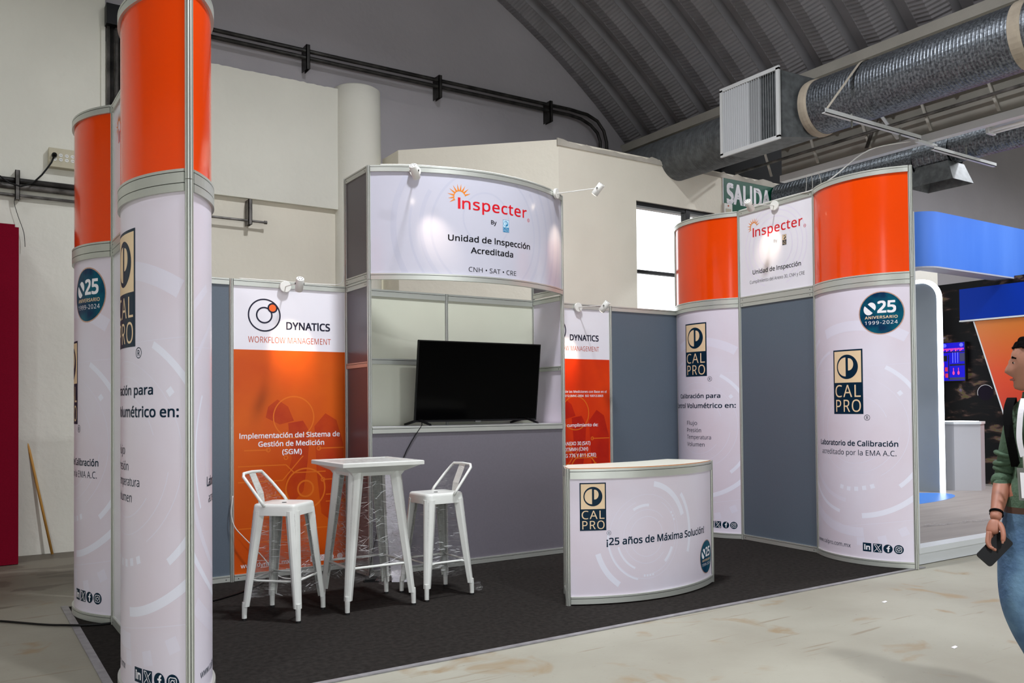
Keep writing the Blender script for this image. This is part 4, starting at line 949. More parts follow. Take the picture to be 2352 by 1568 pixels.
fold_glints(w, [(a * .243, b * .228) for a, b in sg], [(a * .184, b * .184) for a, b in sg], .22, HT - .10, 330, tilt=.5)
bm = BM(); g_ = [[bm.verts.new((x, y, HT + .0015 + .0025 * random.random())) for x in [-.29 + .058 * i for i in range(11)]] for y in [-.29 + .058 * j for j in range(11)]]
for i in range(10):
    for k in range(10): bm.faces.new((g_[i][k], g_[i][k + 1], g_[i + 1][k + 1], g_[i + 1][k]))
w = obj('plastic_wrap', bm, 'stretch_film', t, local=True, smooth=True); w['label'] = 'clear film stretched over the tabletop'
bm = BM(); tube(bm, [(.178, -.262, .83), (.178, -.2655, .83)], .006, 12); 
t.location = (1.597, -1.355, .001)
# crumpled ends of film lying against the legs
def crumple(c, r, label):
    bm = BM(); bmesh.ops.create_icosphere(bm, subdivisions=3, radius=r)
    for v in bm.verts:
        n = noise.noise(v.co * 38) * .7 + noise.noise(v.co * 90) * .35; v.co *= (1 + n * .8); v.co.z = max(v.co.z * .9, -c[2] + .002)
    tag(obj('film_scrap', bm, 'stretch_film', local=True, loc=c), label, 'plastic film', 'loose ends of stretch film')
crumple((1.93, -.93, .075), .055, 'crumpled clear film scrap on the carpet between table and right stool')
crumple((2.43, -1.50, .05), .035, 'small crumpled film scrap at the foot of the right stool')
bm = BM(); slab(bm, [(2.055, -.78, 0.002), (2.175, -.86, 0.002), (2.12, -.80, .92), (2.00, -.72, .92)], (.006, .009, 0)); tag(obj('white_board', fixn(bm), 'panel_plain_white', loc=(2.1, -.8, 0)), 'narrow white board standing upright behind the bar table', 'board')

# ================================================================== SERVICES ON THE END WALL
def conduit(pts, r, m, label, name='conduit'):
    bm = BM(); tube(bm, pts, r, 10); return bm
YB = 2.47
t = thing('conduit_run', 'pair of black conduits running across the upper wall and bending down at the right', 'conduit', (3, YB, 5.5))
def bend(dz, dx): return [(1.0, YB, 5.53 + dz), (3, YB, 5.53 + dz), (5.9, YB, 5.545 + dz), (6.35, YB, 5.55 + dz), (6.62 + dx, YB, 5.53 + dz), (6.80 + dx, YB, 5.47 + dz), (6.92 + dx, YB, 5.36 + dz * .6), (6.97 + dx, YB, 5.22), (6.99 + dx, YB, 4.6)]
for dz, dx in ((.035, .06), (-.045, -.06)):
    bm = BM(); tube(bm, bend(dz, dx), .024, 10); obj('pipe', bm, 'conduit_dark', t, smooth=True)
for xq in (2.54, 4.28, 6.02):
    bm = BM(); box(bm, xq - .022, xq + .022, 2.43, 2.445, 5.345, 5.63); box(bm, xq - .022, xq - .016, 2.43, 2.60, 5.345, 5.63); box(bm, xq + .016, xq + .022, 2.43, 2.60, 5.345, 5.63); obj('bracket', bm, 'conduit_dark', t)
t = thing('conduit_run', 'bundle of conduits low on the wall at the far left, under the socket box', 'conduit', (-.3, YB, 3.6))
for z, r_, m_ in ((3.645, .028, 'conduit_dark'), (3.585, .028, 'conduit_mid'), (3.50, .016, 'conduit_mid')):
    bm = BM(); tube(bm, [(-2.2, YB, z), (.385, YB, z)], r_, 10); obj('pipe', bm, m_, t, smooth=True)
bm = BM(); box(bm, -.405, -.365, 2.42, 2.435, 3.455, 3.74); box(bm, -.405, -.399, 2.42, 2.57, 3.455, 3.74); box(bm, -.371, -.365, 2.42, 2.57, 3.455, 3.74); obj('bracket', bm, 'conduit_mid', t)
t = thing('conduit_run', 'thin conduit stub under the wall band, right of the nearest column', 'conduit', (1.5, YB, 3.5))
bm = BM(); tube(bm, [(.60, YB, 3.505), (2.03, YB, 3.505)], .014, 10); tube(bm, [(2.03, YB, 3.505), (2.06, YB, 3.505)], .02, 10); obj('pipe', bm, 'conduit_mid', t, smooth=False)
bm = BM(); box(bm, 1.845, 1.885, 2.43, 2.445, 3.46, 3.74); box(bm, 1.845, 1.851, 2.43, 2.58, 3.46, 3.74); box(bm, 1.879, 1.885, 2.43, 2.58, 3.46, 3.74); tube(bm, [(1.865, 2.455, 3.505), (1.865, 2.49, 3.505)], .026, 10); obj('bracket', bm, 'conduit_mid', t)
t = thing('cable_riser', 'dark vertical cable riser on the wall behind the left columns', 'riser', (.46, 2.5, 2.8))
for i, (xa, m_) in enumerate(((.415, 'conduit_mid'), (.450, 'conduit_dark'), (.492, 'conduit_mid'), (.53, 'conduit_dark'))):
    bm = BM(); tube(bm, [(xa + .01, YB, .2), (xa + .01, YB, 5.4)], .019, 10); obj('pipe', bm, m_, t, smooth=True)
bm = BM(); box(bm, .395, .56, 2.38, 2.51, 5.35, 5.56); obj('junction_box', bm, 'black_plastic', t)
bm = BM(); box(bm, .36, .40, 2.49, 2.515, .2, 5.35); obj('plaster_edge', bm, 'plaster', t)
t = thing('socket_box', 'beige surface socket box with four double outlets on the left wall', 'socket', (0, 2.5, 3.9))
bm = BM(); box(bm, -.120, .15, 2.42, 2.51, 3.815, 4.005); bmesh.ops.bevel(bm, geom=bm.edges[:], offset=.004, segments=1, affect='EDGES'); obj('box_body', bm, 'beige_box', t)
for i, xq in enumerate((-.065, -.013, .040, .092)):
    for dz in (-.022, .022):
        bm = BM(); tube(bm, [(xq, 2.42, 3.915 + dz), (xq, 2.416, 3.915 + dz)], .0175, 14); o_ = obj('outlet', bm, 'white_plastic', t)
        bm = BM()
        for ddx in (-.006, .006): box(bm, xq + ddx - .0015, xq + ddx + .0015, 2.4145, 2.416, 3.915 + dz - .004, 3.915 + dz + .006)
        obj('slots', bm, 'slot', o_)
t = thing('plug_lead', 'black plug in the socket box with its lead sagging over the left conduits', 'cord', (-.07, 2.4, 3.92))
bm = BM(); tube(bm, [(-.072, 2.4135, 3.925), (-.072, 2.38, 3.925), (-.075, 2.37, 3.915)], [.024, .024, .016], 12); obj('plug', bm, 'black_plastic', t)
P = [(-.075, 2.37, 3.91), (-.10, 2.36, 3.84), (-.135, 2.36, 3.78), (-.18, 2.37, 3.71), (-.26, 2.39, 3.62), (-.36, 2.39, 3.575), (-.46, 2.39, 3.60), (-.60, 2.39, 3.70), (-.80, 2.39, 3.74), (-1.1, 2.40, 3.70)]
bm = BM(); tube(bm, P, .008, 8); obj('lead', bm, 'black_plastic', t, smooth=True)
cable('hanging_wire', [(-.40, 2.44, 3.49), (-.41, 2.45, 3.42), (-.38, 2.45, 3.3), (-.33, 2.45, 3.14), (-.32, 2.44, 3.0)], .003, 'conduit_dark', 'thin wire hanging from the left conduits above the red box', 'wire')

# red box at far left, stick leaning on the wall
bm = BM(); box(bm, -1.75, -.397, 1.985, 2.40, 0, 3.13); fixn(bm); bmesh.ops.bevel(bm, geom=[e for e in bm.edges if abs(e.verts[0].co.z - e.verts[1].co.z) < .01 and e.verts[0].co.z > 3], offset=.03, segments=4, affect='EDGES')
tag(obj('red_panel', bm, 'red_felt', loc=(-1, 2.1, 0)), 'tall dark red felt-covered panel at the left edge', 'panel')
bm = BM(); tube(bm, [(-.086, 2.40, 0.0), (-.36, 2.565, 1.47)], .0125, 10); tag(obj('wooden_stick', bm, 'wood_stick', smooth=True, loc=(-.086, 2.4, 0)), 'yellow wooden stick leaning on the wall beside the red panel', 'stick')

# ================================================================== SIGNS ON THE FRONT WALL OF THE ROOM
def sign(name, label, x0, x1, z0, z1, y=.79):
    t = thing(name, label, 'sign', ((x0 + x1) / 2, y - .01, (z0 + z1) / 2)); bm = BM()
    def rr(r, x0, x1, z0, z1): return [(a + r * cos(q), b + r * sin(q)) for a, b, s in ((x1 - r, z1 - r, 0), (x0 + r, z1 - r, 90), (x0 + r, z0 + r, 180), (x1 - r, z0 + r, 270)) for q in [radians(s + 22.5 * k) for k in range(5)]]
    slab(bm, [(a, y - .004, b) for a, b in rr(.03, x0, x1, z0, z1)], (0, -.008, 0)); obj('sign_plate', fixn(bm), 'print_white', t)
    A = Arc((x0, y - .012), (x1, y - .012)); p = Print('green_field'); p.poly([(a - x0, b) for a, b in rr(.04, x0 + .012, x1 - .012, z0 + .012, z1 - .012)], 'green_sign', 0)
    return t, A, p
t, A, p = sign('exit_sign', 'green and white SALIDA exit sign high on the cream wall', 7.60, 8.63, 3.75, 4.45)
p.text('SALIDA', .07, .94, 4.07, .275, 'print_white', 1, bold=0.05, spacing=1.05); p.build(A, t, base=.0008)
t, A, p = sign('exit_sign', 'smaller green running-man sign right of the SALIDA sign', 8.80, 9.60, 3.85, 4.44)
p.disc(.27, 4.36, .032, 'print_white', 1); p.line([(.30, 4.32), (.24, 4.18)], .05, 'print_white', 1); p.line([(.29, 4.30), (.38, 4.26)], .022, 'print_white', 1); p.line([(.28, 4.29), (.17, 4.26), (.14, 4.20)], .022, 'print_white', 1); p.line([(.25, 4.19), (.33, 4.10), (.30, 4.02)], .028, 'print_white', 1); p.line([(.23, 4.19), (.16, 4.12), (.08, 4.12)], .028, 'print_white', 1)
p.build(A, t, base=.0008)
bm = BM(); box(bm, 7.60, 7.75, .755, .778, 3.83, 4.06); t = thing('wall_box', 'small white wall box with a red mark at the lower left of the SALIDA sign', 'box', (7.67, .77, 3.83)); obj('case', bm, 'white_plastic', t)
bm = BM(); box(bm, 7.625, 7.725, .752, .755, 3.87, 3.99); obj('cover', bm, 'beige_box', t); bm = BM(); tube(bm, [(7.675, .755, 4.03), (7.675, .751, 4.03)], .012, 10); obj('red_mark', bm, 'rust_text', t)

# ================================================================== DUCTS
def duct(bm, x, z, r, y0, y1, seg=44, pitch=.045, h=.006, mi=0):
    n = int((y0 - y1) / (pitch / 4)); rings = []
    for i in range(n + 1):
        y = y0 + (y1 - y0) * i / n; rr = r + (h if i % 4 == 0 else 0)
        rings.append([bm.verts.new((x + rr * cos(2 * pi * k / seg), y, z + rr * sin(2 * pi * k / seg))) for k in range(seg)])
    for i in range(n):
        for k in range(seg): bm.faces.new((rings[i][k], rings[i][(k + 1) % seg], rings[i + 1][(k + 1) % seg], rings[i + 1][k])).material_index = mi
DX, DZ, DR = 6.78, 4.535, .285
t = thing('air_duct', 'large round galvanised duct running under the vault from the white grille', 'duct', (DX, -3, DZ))
bm = BM(); duct(bm, DX, DZ, DR, -1.36, -7.0, pitch=.034, h=.0022); o_ = obj('spiral_pipe', bm, 'galv', t, smooth=False); o_['label'] = 'ribbed round pipe, near section'
bm = BM(); duct(bm, DX, DZ, DR, 2.36, -.40, pitch=.034, h=.002); o_ = obj('spiral_pipe', bm, 'galv_dull', t)
bm = BM(); lathe(bm, (DX, 0, DZ), [(DR + .012, -1.30), (DR + .018, -1.34), (DR + .016, -1.38), (DR + .004, -1.40)], 40, axis='Y'); obj('sealed_joint', bm, 'mastic', t); bm = BM(); lathe(bm, (DX, 0, DZ), [(DR + .012, -3.42), (DR + .014, -3.5), (DR + .004, -3.52)], 40, axis='Y'); obj('sealed_joint', bm, 'mastic', t)
for yy_, x_e in ((-1.965, 6.06), (1.75, 6.3)):
    bm = BM(); pr = []
    for k in range(25):
        a = radians(15 + (125 if yy_ < 0 else 190) * k / 24); pr.append((DX + (DR + .012) * cos(a), DZ + (DR + .012) * sin(a)))
    pr.append((x_e + .25 * (yy_ > 0), 4.205))
    for (xa, za), (xb, zb) in zip(pr[:-1], pr[1:]): slab(bm, [(xa, yy_ - .018, za), (xb, yy_ - .018, zb), (xb, yy_ + .018, zb), (xa, yy_ + .018, za)], (.001, 0, .003))
    obj('strap', fixn(bm), 'canvas_strap', t)
# transition box and grille
t = thing('air_grille', 'square white louvred air grille on a sheet metal box', 'vent', (6.3, -.8, 4.54))
bm = BM(); gy0, gy1, gz0, gz1 = -1.20, -.42, 4.19, 4.92
slab(bm, [(6.325, gy0 + .01, gz0 + .01), (6.325, gy1 - .01, gz0 + .01), (6.325, gy1 - .01, gz1 - .01), (6.325, gy0 + .01, gz1 - .01)], (.005, 0, 0))
a = [bm.verts.new(v) for v in ((6.33, gy0 + .01, gz0 + .01), (6.33, gy1 - .01, gz0 + .01), (6.33, gy1 - .01, gz1 - .01), (6.33, gy0 + .01, gz1 - .01))]
b = [bm.verts.new(v) for v in ((6.80, gy0 - .12, DZ - .30), (6.80, gy1 + .02, DZ - .30), (6.80, gy1 + .02, DZ + .32), (6.80, gy0 - .12, DZ + .32))]
for k in range(4): bm.faces.new((a[k], a[(k + 1) % 4], b[(k + 1) % 4], b[k]))
obj('transition_box', fixn(bm), 'galv_dull', t)
bm = BM()
for a_, b_, c_, d_ in ((gy0 - .02, gy1 + .02, gz1 - .02, gz1 + .02), (gy0 - .02, gy1 + .02, gz0 - .02, gz0 + .02), (gy0 - .02, gy0 + .02, gz0, gz1), (gy1 - .02, gy1 + .02, gz0, gz1)): box(bm, 6.295, 6.32, a_, b_, c_, d_)
obj('frame', bm, 'white_steel', t)
n = 24
for k in range(n):
    yq = gy0 + .035 + (gy1 - gy0 - .07) * k / (n - 1); ang = -.80 if k > 11 else (-.25 if k > 6 else .55)
    bm = BM(); dx_, dy_ = .030 * cos(ang), .030 * sin(ang); slab(bm, [(6.297, yq - dy_ * .5, gz0 + .02), (6.297 + dx_, yq + dy_ * .5, gz0 + .02), (6.297 + dx_, yq + dy_ * .5, gz1 - .02), (6.297, yq - dy_ * .5, gz1 - .02)], (.0, .003, 0)); obj('slat', fixn(bm), 'slat_metal', t)
bm = BM(); box(bm, 6.328, 6.3285, gy0 + .02, gy1 - .02, gz0 + .02, gz1 - .02); obj('dark_interior', bm, 'dark_void', t)
# second, smaller duct in the aisle
t = thing('air_duct', 'smaller ribbed duct in the aisle behind the white beam', 'duct', (8.72, -1.5, 4.30))
bm = BM(); duct(bm, 8.72, 4.32, .165, -1.72, -7.0, seg=30, pitch=.04, h=.003); obj('spiral_pipe', bm, 'galv', t)
bm = BM(); duct(bm, 8.72, 4.25, .20, .75, -1.30, seg=30, pitch=.05, h=.004); obj('spiral_pipe', bm, 'galv', t)
bm = BM(); duct(bm, 8.72, 4.29, .19, -1.30, -1.72, seg=30, pitch=.07, h=.004); obj('elbow', bm, 'galv', t)
bm = BM(); a = [bm.verts.new(v) for v in ((8.52, -1.80, 3.93), (8.95, -1.80, 3.93), (8.95, -1.25, 3.93), (8.52, -1.25, 3.93))]; b = [bm.verts.new(v) for v in ((8.56, -1.72, 4.16), (8.90, -1.72, 4.16), (8.90, -1.34, 4.16), (8.56, -1.34, 4.16))]
for k in range(4): bm.faces.new((a[k], a[(k + 1) % 4], b[(k + 1) % 4], b[k]))
bm.faces.new(b); obj('outlet_box', fixn(bm), 'galv_dull', t)
# duct support bars
t = thing('support_bar', 'white angle bar carrying both ducts across the beam', 'bar', (7.4, -1.95, 4.17))
bm = BM(); box(bm, 6.02, 7.60, -1.985, -1.945, 4.165, 4.172); box(bm, 6.02, 7.60, -1.985, -1.980, 4.165, 4.21); box(bm, 7.84, 9.1, -1.985, -1.945, 4.10, 4.107); box(bm, 7.84, 9.1, -1.985, -1.98, 4.10, 4.14); box(bm, 7.55, 7.9, -1.985, -1.945, 4.135, 4.163); obj('angle_bar', bm, 'white_steel', t)
for xq in (6.45, 7.25, 8.5): 
    bm = BM(); tube(bm, [(xq, -1.965, 4.10), (xq, -1.965, 4.235)], .010, 8); obj('bolt', bm, 'alu_dark', t)
# conduit and struts on the spandrel
t = thing('steel_truss', 'light steel truss of short struts on the grey wall below the large duct', 'truss', (7.7, -2, 4.4))
bm = BM(); tube(bm, [(7.66, .60, 4.425), (7.66, -7, 4.445)], .018, 10); obj('pipe', bm, 'conduit_mid', t, smooth=True)
bm = BM(); box(bm, 7.66, 7.69, -7, .75, 4.60, 4.64); obj('chord', bm, 'concrete_beam', t)
for k, yq in enumerate((.16, -.53, -1.22, -1.93, -2.63, -3.33, -4.03)):
    bm = BM(); slab(bm, [(7.68, yq - .012, 4.61), (7.68, yq + .012, 4.61), (7.68, yq - .095, 4.262), (7.68, yq - .12, 4.262)], (.02, 0, 0)); obj('strut', fixn(bm), 'concrete_beam', t)
for ya, yb, m_ in ((-1.46, -1.68, 'white_steel'), (-1.46, -1.30, 'conduit_mid')):
    bm = BM(); slab(bm, [(7.655, ya - .018, 4.62), (7.655, ya + .018, 4.62), (7.655, yb + .018, 4.264), (7.655, yb - .018, 4.264)], (.02, 0, 0)); obj('brace', fixn(bm), m_, t)
for yq in (-.2, -.9, -1.6, -2.3, -3.0):
    bm = BM(); slab(bm, [(7.60, yq - .05, 4.66), (7.60, yq + .05, 4.66), (7.66, yq + .01, 4.57), (7.66, yq - .01, 4.57)], (.02, 0, 0)); obj('gusset', fixn(bm), 'concrete_beam', t)
# fluorescent batten
t = thing('ceiling_light', 'white twin-tube fluorescent batten at the right, below the beam', 'ceiling light', (7.98, -3.4, 4.2))
bm = BM(); box(bm, 7.90, 8.06, -3.9, -2.47, 4.20, 4.245); obj('tray', bm, 'white_steel', t)
for xq in (7.935, 8.02):
    bm = BM(); tube(bm, [(xq, -2.52, 4.165), (xq, -3.86, 4.165)], .017, 12); obj('tube', bm, 'tube', t, smooth=True)
bm = BM(); box(bm, 7.91, 8.05, -2.52, -2.49, 4.14, 4.20); box(bm, 7.91, 8.05, -3.88, -3.86, 4.14, 4.20); obj('tube_holder', bm, 'white_steel', t)
for i, yq in enumerate((-.43, -.50, -.60)):
    cable('hanging_wire', [(7.745, yq, 4.168), (7.75, yq + .01 - .02 * i, 4.02), (7.72, yq + .02, 3.86)], .004, 'white_plastic', 'thin white wire hanging below the beam, number %s from the left' % ('one', 'two', 'three')[i], 'wire')

# ================================================================== NEIGHBOURING BLUE STAND
PZ = .145
t = thing('stand_platform', 'low platform of the blue stand with white edge and grey wood-effect floor', 'platform', (9, -2.79, 0))
bm = BM(); box(bm, 6.14, 16, -2.74, .70, 0, PZ - .004); obj('deck', bm, 'stand_floor', t)
bm = BM(); box(bm, 6.10, 16, -2.79, -2.74, 0, .094); obj('kick_board', bm, 'stand_white', t)
bm = BM(); box(bm, 6.10, 16, -2.80, -2.66, .096, PZ); box(bm, 6.10, 6.16, -2.66, .70, .096, PZ); obj('edge_trim', bm, 'stand_white', t)
n = 30; poly = [(9.1 + 1.55 * cos(a) , -.42 + .50 * sin(a)) for a in [2 * pi * i / n for i in range(n)]]
bm = BM(); prism(bm, poly, PZ - .004, PZ - .002); tag(obj('floor_decal', bm, 'floor_blue', loc=(9.2, -.4, PZ)), 'blue floor sticker at the foot of the lit arch', 'floor sticker')
bm = BM(); box(bm, 6.075, 6.115, -2.80, -2.76, PZ, H1 + .6); tag(obj('corner_post', bm, 'stand_white', loc=(6.1, -2.78, PZ)), 'slim white corner post of the blue stand, touching the right column', 'post')
# lit arch wall
t = thing('lit_arch', 'grey wall of the blue stand edged with a glowing white rounded light strip', 'wall panel', (10.75, 0, PZ))
def archpts(r0, zt, yf, inset):
    P = [(.70, zt - inset)]; c = (yf + inset + (.30 - inset), zt - .30)
    P += [(c[0] - (.30 - inset) * sin(radians(q)), c[1] + (.30 - inset) * cos(radians(q))) for q in range(0, 91, 10)]
    P.append((yf + inset, PZ - .004)); return P
outer = archpts(0, 3.17, -.362, 0); inner = archpts(0, 3.17, -.362, .055)
bm = BM(); slab(bm, [(10.71, y, z) for y, z in inner] + [(10.71, .70, PZ - .004)], (.10, 0, 0)); obj('arch_panel', fixn(bm), 'stand_panel', t)
bm = BM()
for i in range(len(outer) - 1): slab(bm, [(10.70, *outer[i]), (10.70, *outer[i + 1]), (10.70, *inner[i + 1]), (10.70, *inner[i])], (.05, 0, 0))
obj('light_strip', fixn(bm), 'light_strip', t)
# dark photographic wall, television, header, gradient panel
t = thing('photo_wall', 'dark wall of the blue stand printed with a blurred photo of dishes and glass', 'wall panel', (12.5, 0, PZ))
bm = BM(); box(bm, 12.45, 12.55, -.9, .70, PZ - .004, 3.30); obj('print_panel', bm, 'dark_photo_print', t)
A = Arc((12.45, .70), (12.45, -.9)); p = Print('printed_discs')
for s, z, r, m_, m2 in ((.98, 2.00, .13, 'plum', None), (.74, 1.55, .12, 'plum', None), (1.13, 1.78, .055, 'plum_grey', None), (1.20, 1.28, .12, 'plum_grey', 'plum')):
    p.disc(s, z, r, m_, 0); 
    if m2: p.disc(s + .02, z - .02, r * .7, m2, 1)
p.ring(.74, 1.55, .118, .124, 'print_white', 1, radians(30), radians(200))
mat('plum', (22, 14, 30), 0.5, spec=.08); mat('plum_grey', (104, 98, 104), 0.5, spec=.08)
p.build(A, t, base=.001)
t = thing('television', 'small television with a blue and pink neon picture on the dark stand wall', 'television', (12.4, .42, 2.05))
bm = BM(); box(bm, 12.37, 12.44, .22, .62, 1.74, 2.36); obj('housing', bm, 'black_plastic', t)
A = Arc((12.369, .61), (12.369, .23)); p = Print('screen'); p.rect(0, .38, 1.75, 2.35, 'neon_blue', 0)
for i in range(15): p.rect(.015 + i * .024, .030 + i * .024, 2.215 + .012 * (i * 7 % 3), 2.262, 'neon_pink', 1)
p.disc(.06, 2.31, .03, 'neon_glow', 1); p.disc(.33, 2.31, .03, 'neon_glow', 1)
for i, x in enumerate((.185, .225, .265)): p.rect(x, x + .012, 2.03, 2.20, 'neon_glow', 1)
p.rect(.0, .38, 2.195, 2.21, 'black_plastic', 2); p.rect(.14, .38, 1.985, 2.01, 'black_plastic', 2); p.rect(.30, .38, 2.05, 2.18, 'neon_navy', 1); p.rect(.02, .10, 2.06, 2.15, 'black_plastic', 1)
for x0_, z0_ in ((.0, 1.98), (.055, 1.90), (.0, 1.83), (.06, 1.80)): p.rect(x0_ + .005, x0_ + .05, z0_, z0_ + .065, 'neon_red', 1)
p.rect(.115, .13, 1.77, 2.16, 'black_plastic', 2); p.rect(.13, .38, 1.76, 1.80, 'neon_navy', 1)
mat('neon_navy', (4, 4, 30), .4, emit=(10, 6, 90), estr=.8); mat('neon_glow', (60, 60, 220), .4, emit=(80, 90, 255), estr=1.2); mat('neon_red', (160, 10, 50), .4, emit=(190, 20, 60), estr=.9)
for k in range(2): p.disc(.20 + .08 * k, 1.87, .016, 'neon_pink', 2, rz=.03); p.rect(.196 + .08 * k, .204 + .08 * k, 1.88, 1.95, 'neon_pink', 2)
p.build(A, t, base=.001, label='glowing blue and pink picture')
t = thing('stand_header', 'deep blue header band with a thin white lower edge on the blue stand', 'header', (12.3, -.6, 2.9))
bm = BM(); box(bm, 12.28, 12.36, -3.0, .245, 2.685, 3.17); obj('band', bm, 'header_blue', t)
bm = BM(); box(bm, 12.27, 12.36, -3.0, .25, 2.66, 2.682); obj('white_edge', bm, 'stand_white', t)
t = thing('gradient_panel', 'orange to red panel with a slanting white left edge behind the walking man', 'wall panel', (12.3, -.7, PZ))
gx = 12.33
bm = BM(); slab(bm, [(gx, .045, 2.655), (gx, -.70, PZ - .004), (gx, -2.6, PZ - .004), (gx, -2.6, 2.655)], (.05, 0, 0)); obj('print_panel', fixn(bm), 'orange_gradient', t)
bm = BM(); slab(bm, [(gx - .005, .065, 2.655), (gx - .005, .045, 2.655), (gx - .005, -.70, PZ), (gx - .005, -.68, PZ)], (.055, 0, 0)); obj('white_edge', fixn(bm), 'stand_white', t)
# pedestal
t = thing('pedestal', 'light grey hexagonal pedestal with a glowing top on the blue stand', 'pedestal', (11.46, -.16, PZ))
bm = BM(); hexa = [(11.46 + .36 * cos(a), -.16 + .36 * sin(a)) for a in [radians(20 + 60 * k) for k in range(6)]]; prism(bm, hexa, PZ - .004, 1.09); fixn(bm); obj('body', bm, 'pedestal', t)
bm = BM(); prism(bm, [(11.46 + (x - 11.46) * 1.04, -.16 + (y + .16) * 1.04) for x, y in hexa], 1.09, 1.125); fixn(bm); obj('top', bm, 'stand_white', t)
bm = BM(); prism(bm, [(11.46 + (x - 11.46) * .8, -.16 + (y + .16) * .8) for x, y in hexa], 1.125, 1.13); fixn(bm); obj('light_plate', bm, 'light_strip', t)
# overhead fascia
t = thing('overhead_fascia', 'long light blue overhead fascia with a rounded left corner', 'fascia', (11, -.5, 3.3))
path = [(10.15, .75), (10.15, -.10)] + [(10.45 - .30 * cos(radians(q)), -.20 - .30 * sin(radians(q))) for q in range(0, 91, 10)] + [(16, -.50)]
bm = BM(); n = len(path)
def nrm(i):
    a = Vector(path[max(i - 1, 0)]); b = Vector(path[min(i + 1, n - 1)]); d = (b - a).normalized(); return d.y, -d.x
pp = [(x, y, nrm(i)[0], nrm(i)[1]) for i, (x, y) in enumerate(path)]
sweep(bm, pp, [(0, 3.275), (0, 4.03), (-.02, 4.03), (-.02, 3.275)]); o_ = obj('face', fixn(bm), 'fascia_blue', t)
for p_ in o_.data.polygons: p_.use_smooth = abs(p_.normal.z) < .5 and len(p_.vertices) == 4
o_.data.set_sharp_from_angle(angle=radians(35))
bm = BM(); sweep(bm, pp, [(0, 3.255), (0, 3.275), (-.27, 3.275), (-.27, 3.255)]); obj('soffit', fixn(bm), 'soffit', t)
t, A, p = sign('exit_sign', 'small green sign above the deep blue header of the stand', 13.55, 14.35, 3.10, 3.52, y=2.58); p.build(A, t, base=.0008)
bm = BM()
for i in range(14):
    x = 7.4 + .13 * i + random.uniform(-.03, .03)
    y = -2.08 - .02 * i + random.uniform(-.02, .02)
    w_ = .03 + .02 * random.random(); z_ = PZ + .004
    vs = [bm.verts.new(v) for v in ((x - .09, y, PZ), (x + .09, y - .02, PZ), (x + .08, y + w_, z_ + .015 * random.random()), (x - .08, y + w_, z_ + .01 * random.random()))]; bm.faces.new(vs)
tag(obj('film_strip', bm, 'stretch_film', loc=(8, -2.1, PZ)), 'long clear film strip lying on the platform of the blue stand', 'plastic film')
# bits of litter on the concrete
for i, (x, y, lab) in enumerate(((3.9, -4.35, 'white paper scrap on the bare floor at the lower right'), (4.6, -3.45, 'tiny pale paper scrap on the floor in front of the right column'), (-.27, -2.35, 'tiny white paper scrap beside the tape at the lower left'))):
    bm = BM(); prism(bm, [(x, y), (x + .05, y + .01), (x + .06, y + .03), (x + .01, y + .025)], -.005, -.002); tag(obj('paper_scrap', bm, 'print_white', loc=(x, y, -.005)), lab, 'litter', 'scraps on the floor')

# ================================================================== WALKING MAN (local frame: X to his left as the camera sees it, -Y towards the camera)
PX = Vector((3.139, -5.216, -.006)); RX = Vector((.4202, -.9075, 0)); FY = Vector((.9075, .4202, 0))
def L2W(p): return PX + RX * p[0] + FY * p[1] + Vector((0, 0, 1)) * p[2]
def skin(name, verts, edges, m, parent, root=0, sub=2, label=None, post_=None):
    me = bpy.data.meshes.new(name); me.from_pydata([tuple(v[0]) for v in verts], edges, []); me.materials.append(MATS[m])
    o = bpy.data.objects.new(name, me); C.objects.link(o)
    md = o.modifiers.new('s', 'SKIN'); md.use_smooth_shade = True
    for i, v in enumerate(verts):
        sv = me.skin_vertices[0].data[i]; r = v[1]; sv.radius = r if isinstance(r, tuple) else (r, r); sv.use_root = (i == root)
    ms = o.modifiers.new('u', 'SUBSURF'); ms.levels = sub; ms.render_levels = sub
    dg = bpy.context.evaluated_depsgraph_get(); me2 = bpy.data.meshes.new_from_object(o.evaluated_get(dg)); bpy.data.objects.remove(o); bpy.data.meshes.remove(me)
    bm = BM(); bm.from_mesh(me2); bpy.data.meshes.remove(me2)
    if post_: post_(bm)
    for v in bm.verts: v.co = L2W(v.co)
    return obj(name, bm, m, parent, smooth=True, label=label)
man = thing('person', 'man in a green shirt and blue jeans walking at the right edge, phone in hand', 'person', tuple(PX))
# continuous body: trunk, neck, arms, legs
V = [((.015, .01, .96), (.145, .115)), ((.005, .0, 1.08), (.140, .110)), ((.005, -.01, 1.22), (.155, .115)), ((.0, .005, 1.345), (.135, .095)), ((.010, .025, 1.43), .062), ((.0, .02, 1.50), .058),
     ((-.100, .02, 1.375), .056), ((-.124, .03, 1.34), .052), ((-.158, .045, 1.21), .049), ((-.193, .05, 1.075), .040), ((-.208, -.05, .985), .036), ((-.222, -.125, .915), .024), ((-.226, -.145, .89), .026),
     ((.135, .03, 1.375), .060), ((.190, .05, 1.33), .056), ((.235, .08, 1.20), .047), ((.26, .07, 1.06), .040), ((.27, -.03, .96), .034), ((.27, -.10, .88), .025),
     ((-.098, .0, .90), .100), ((-.122, -.04, .80), .092), ((-.145, -.085, .66), .078), ((-.150, -.12, .53), .064), ((-.118, -.09, .43), .058), ((-.055, -.01, .30), .056), ((.0, .09, .14), .040), ((.01, .13, .07), .036),
     ((.115, .02, .90), .100), ((.12, .03, .72), .086), ((.12, .03, .50), .062), ((.12, .10, .30), .056), ((.12, .16, .10), .040)]
V = [((p_[0] * .87, p_[1], p_[2]), r_) for p_, r_ in V]
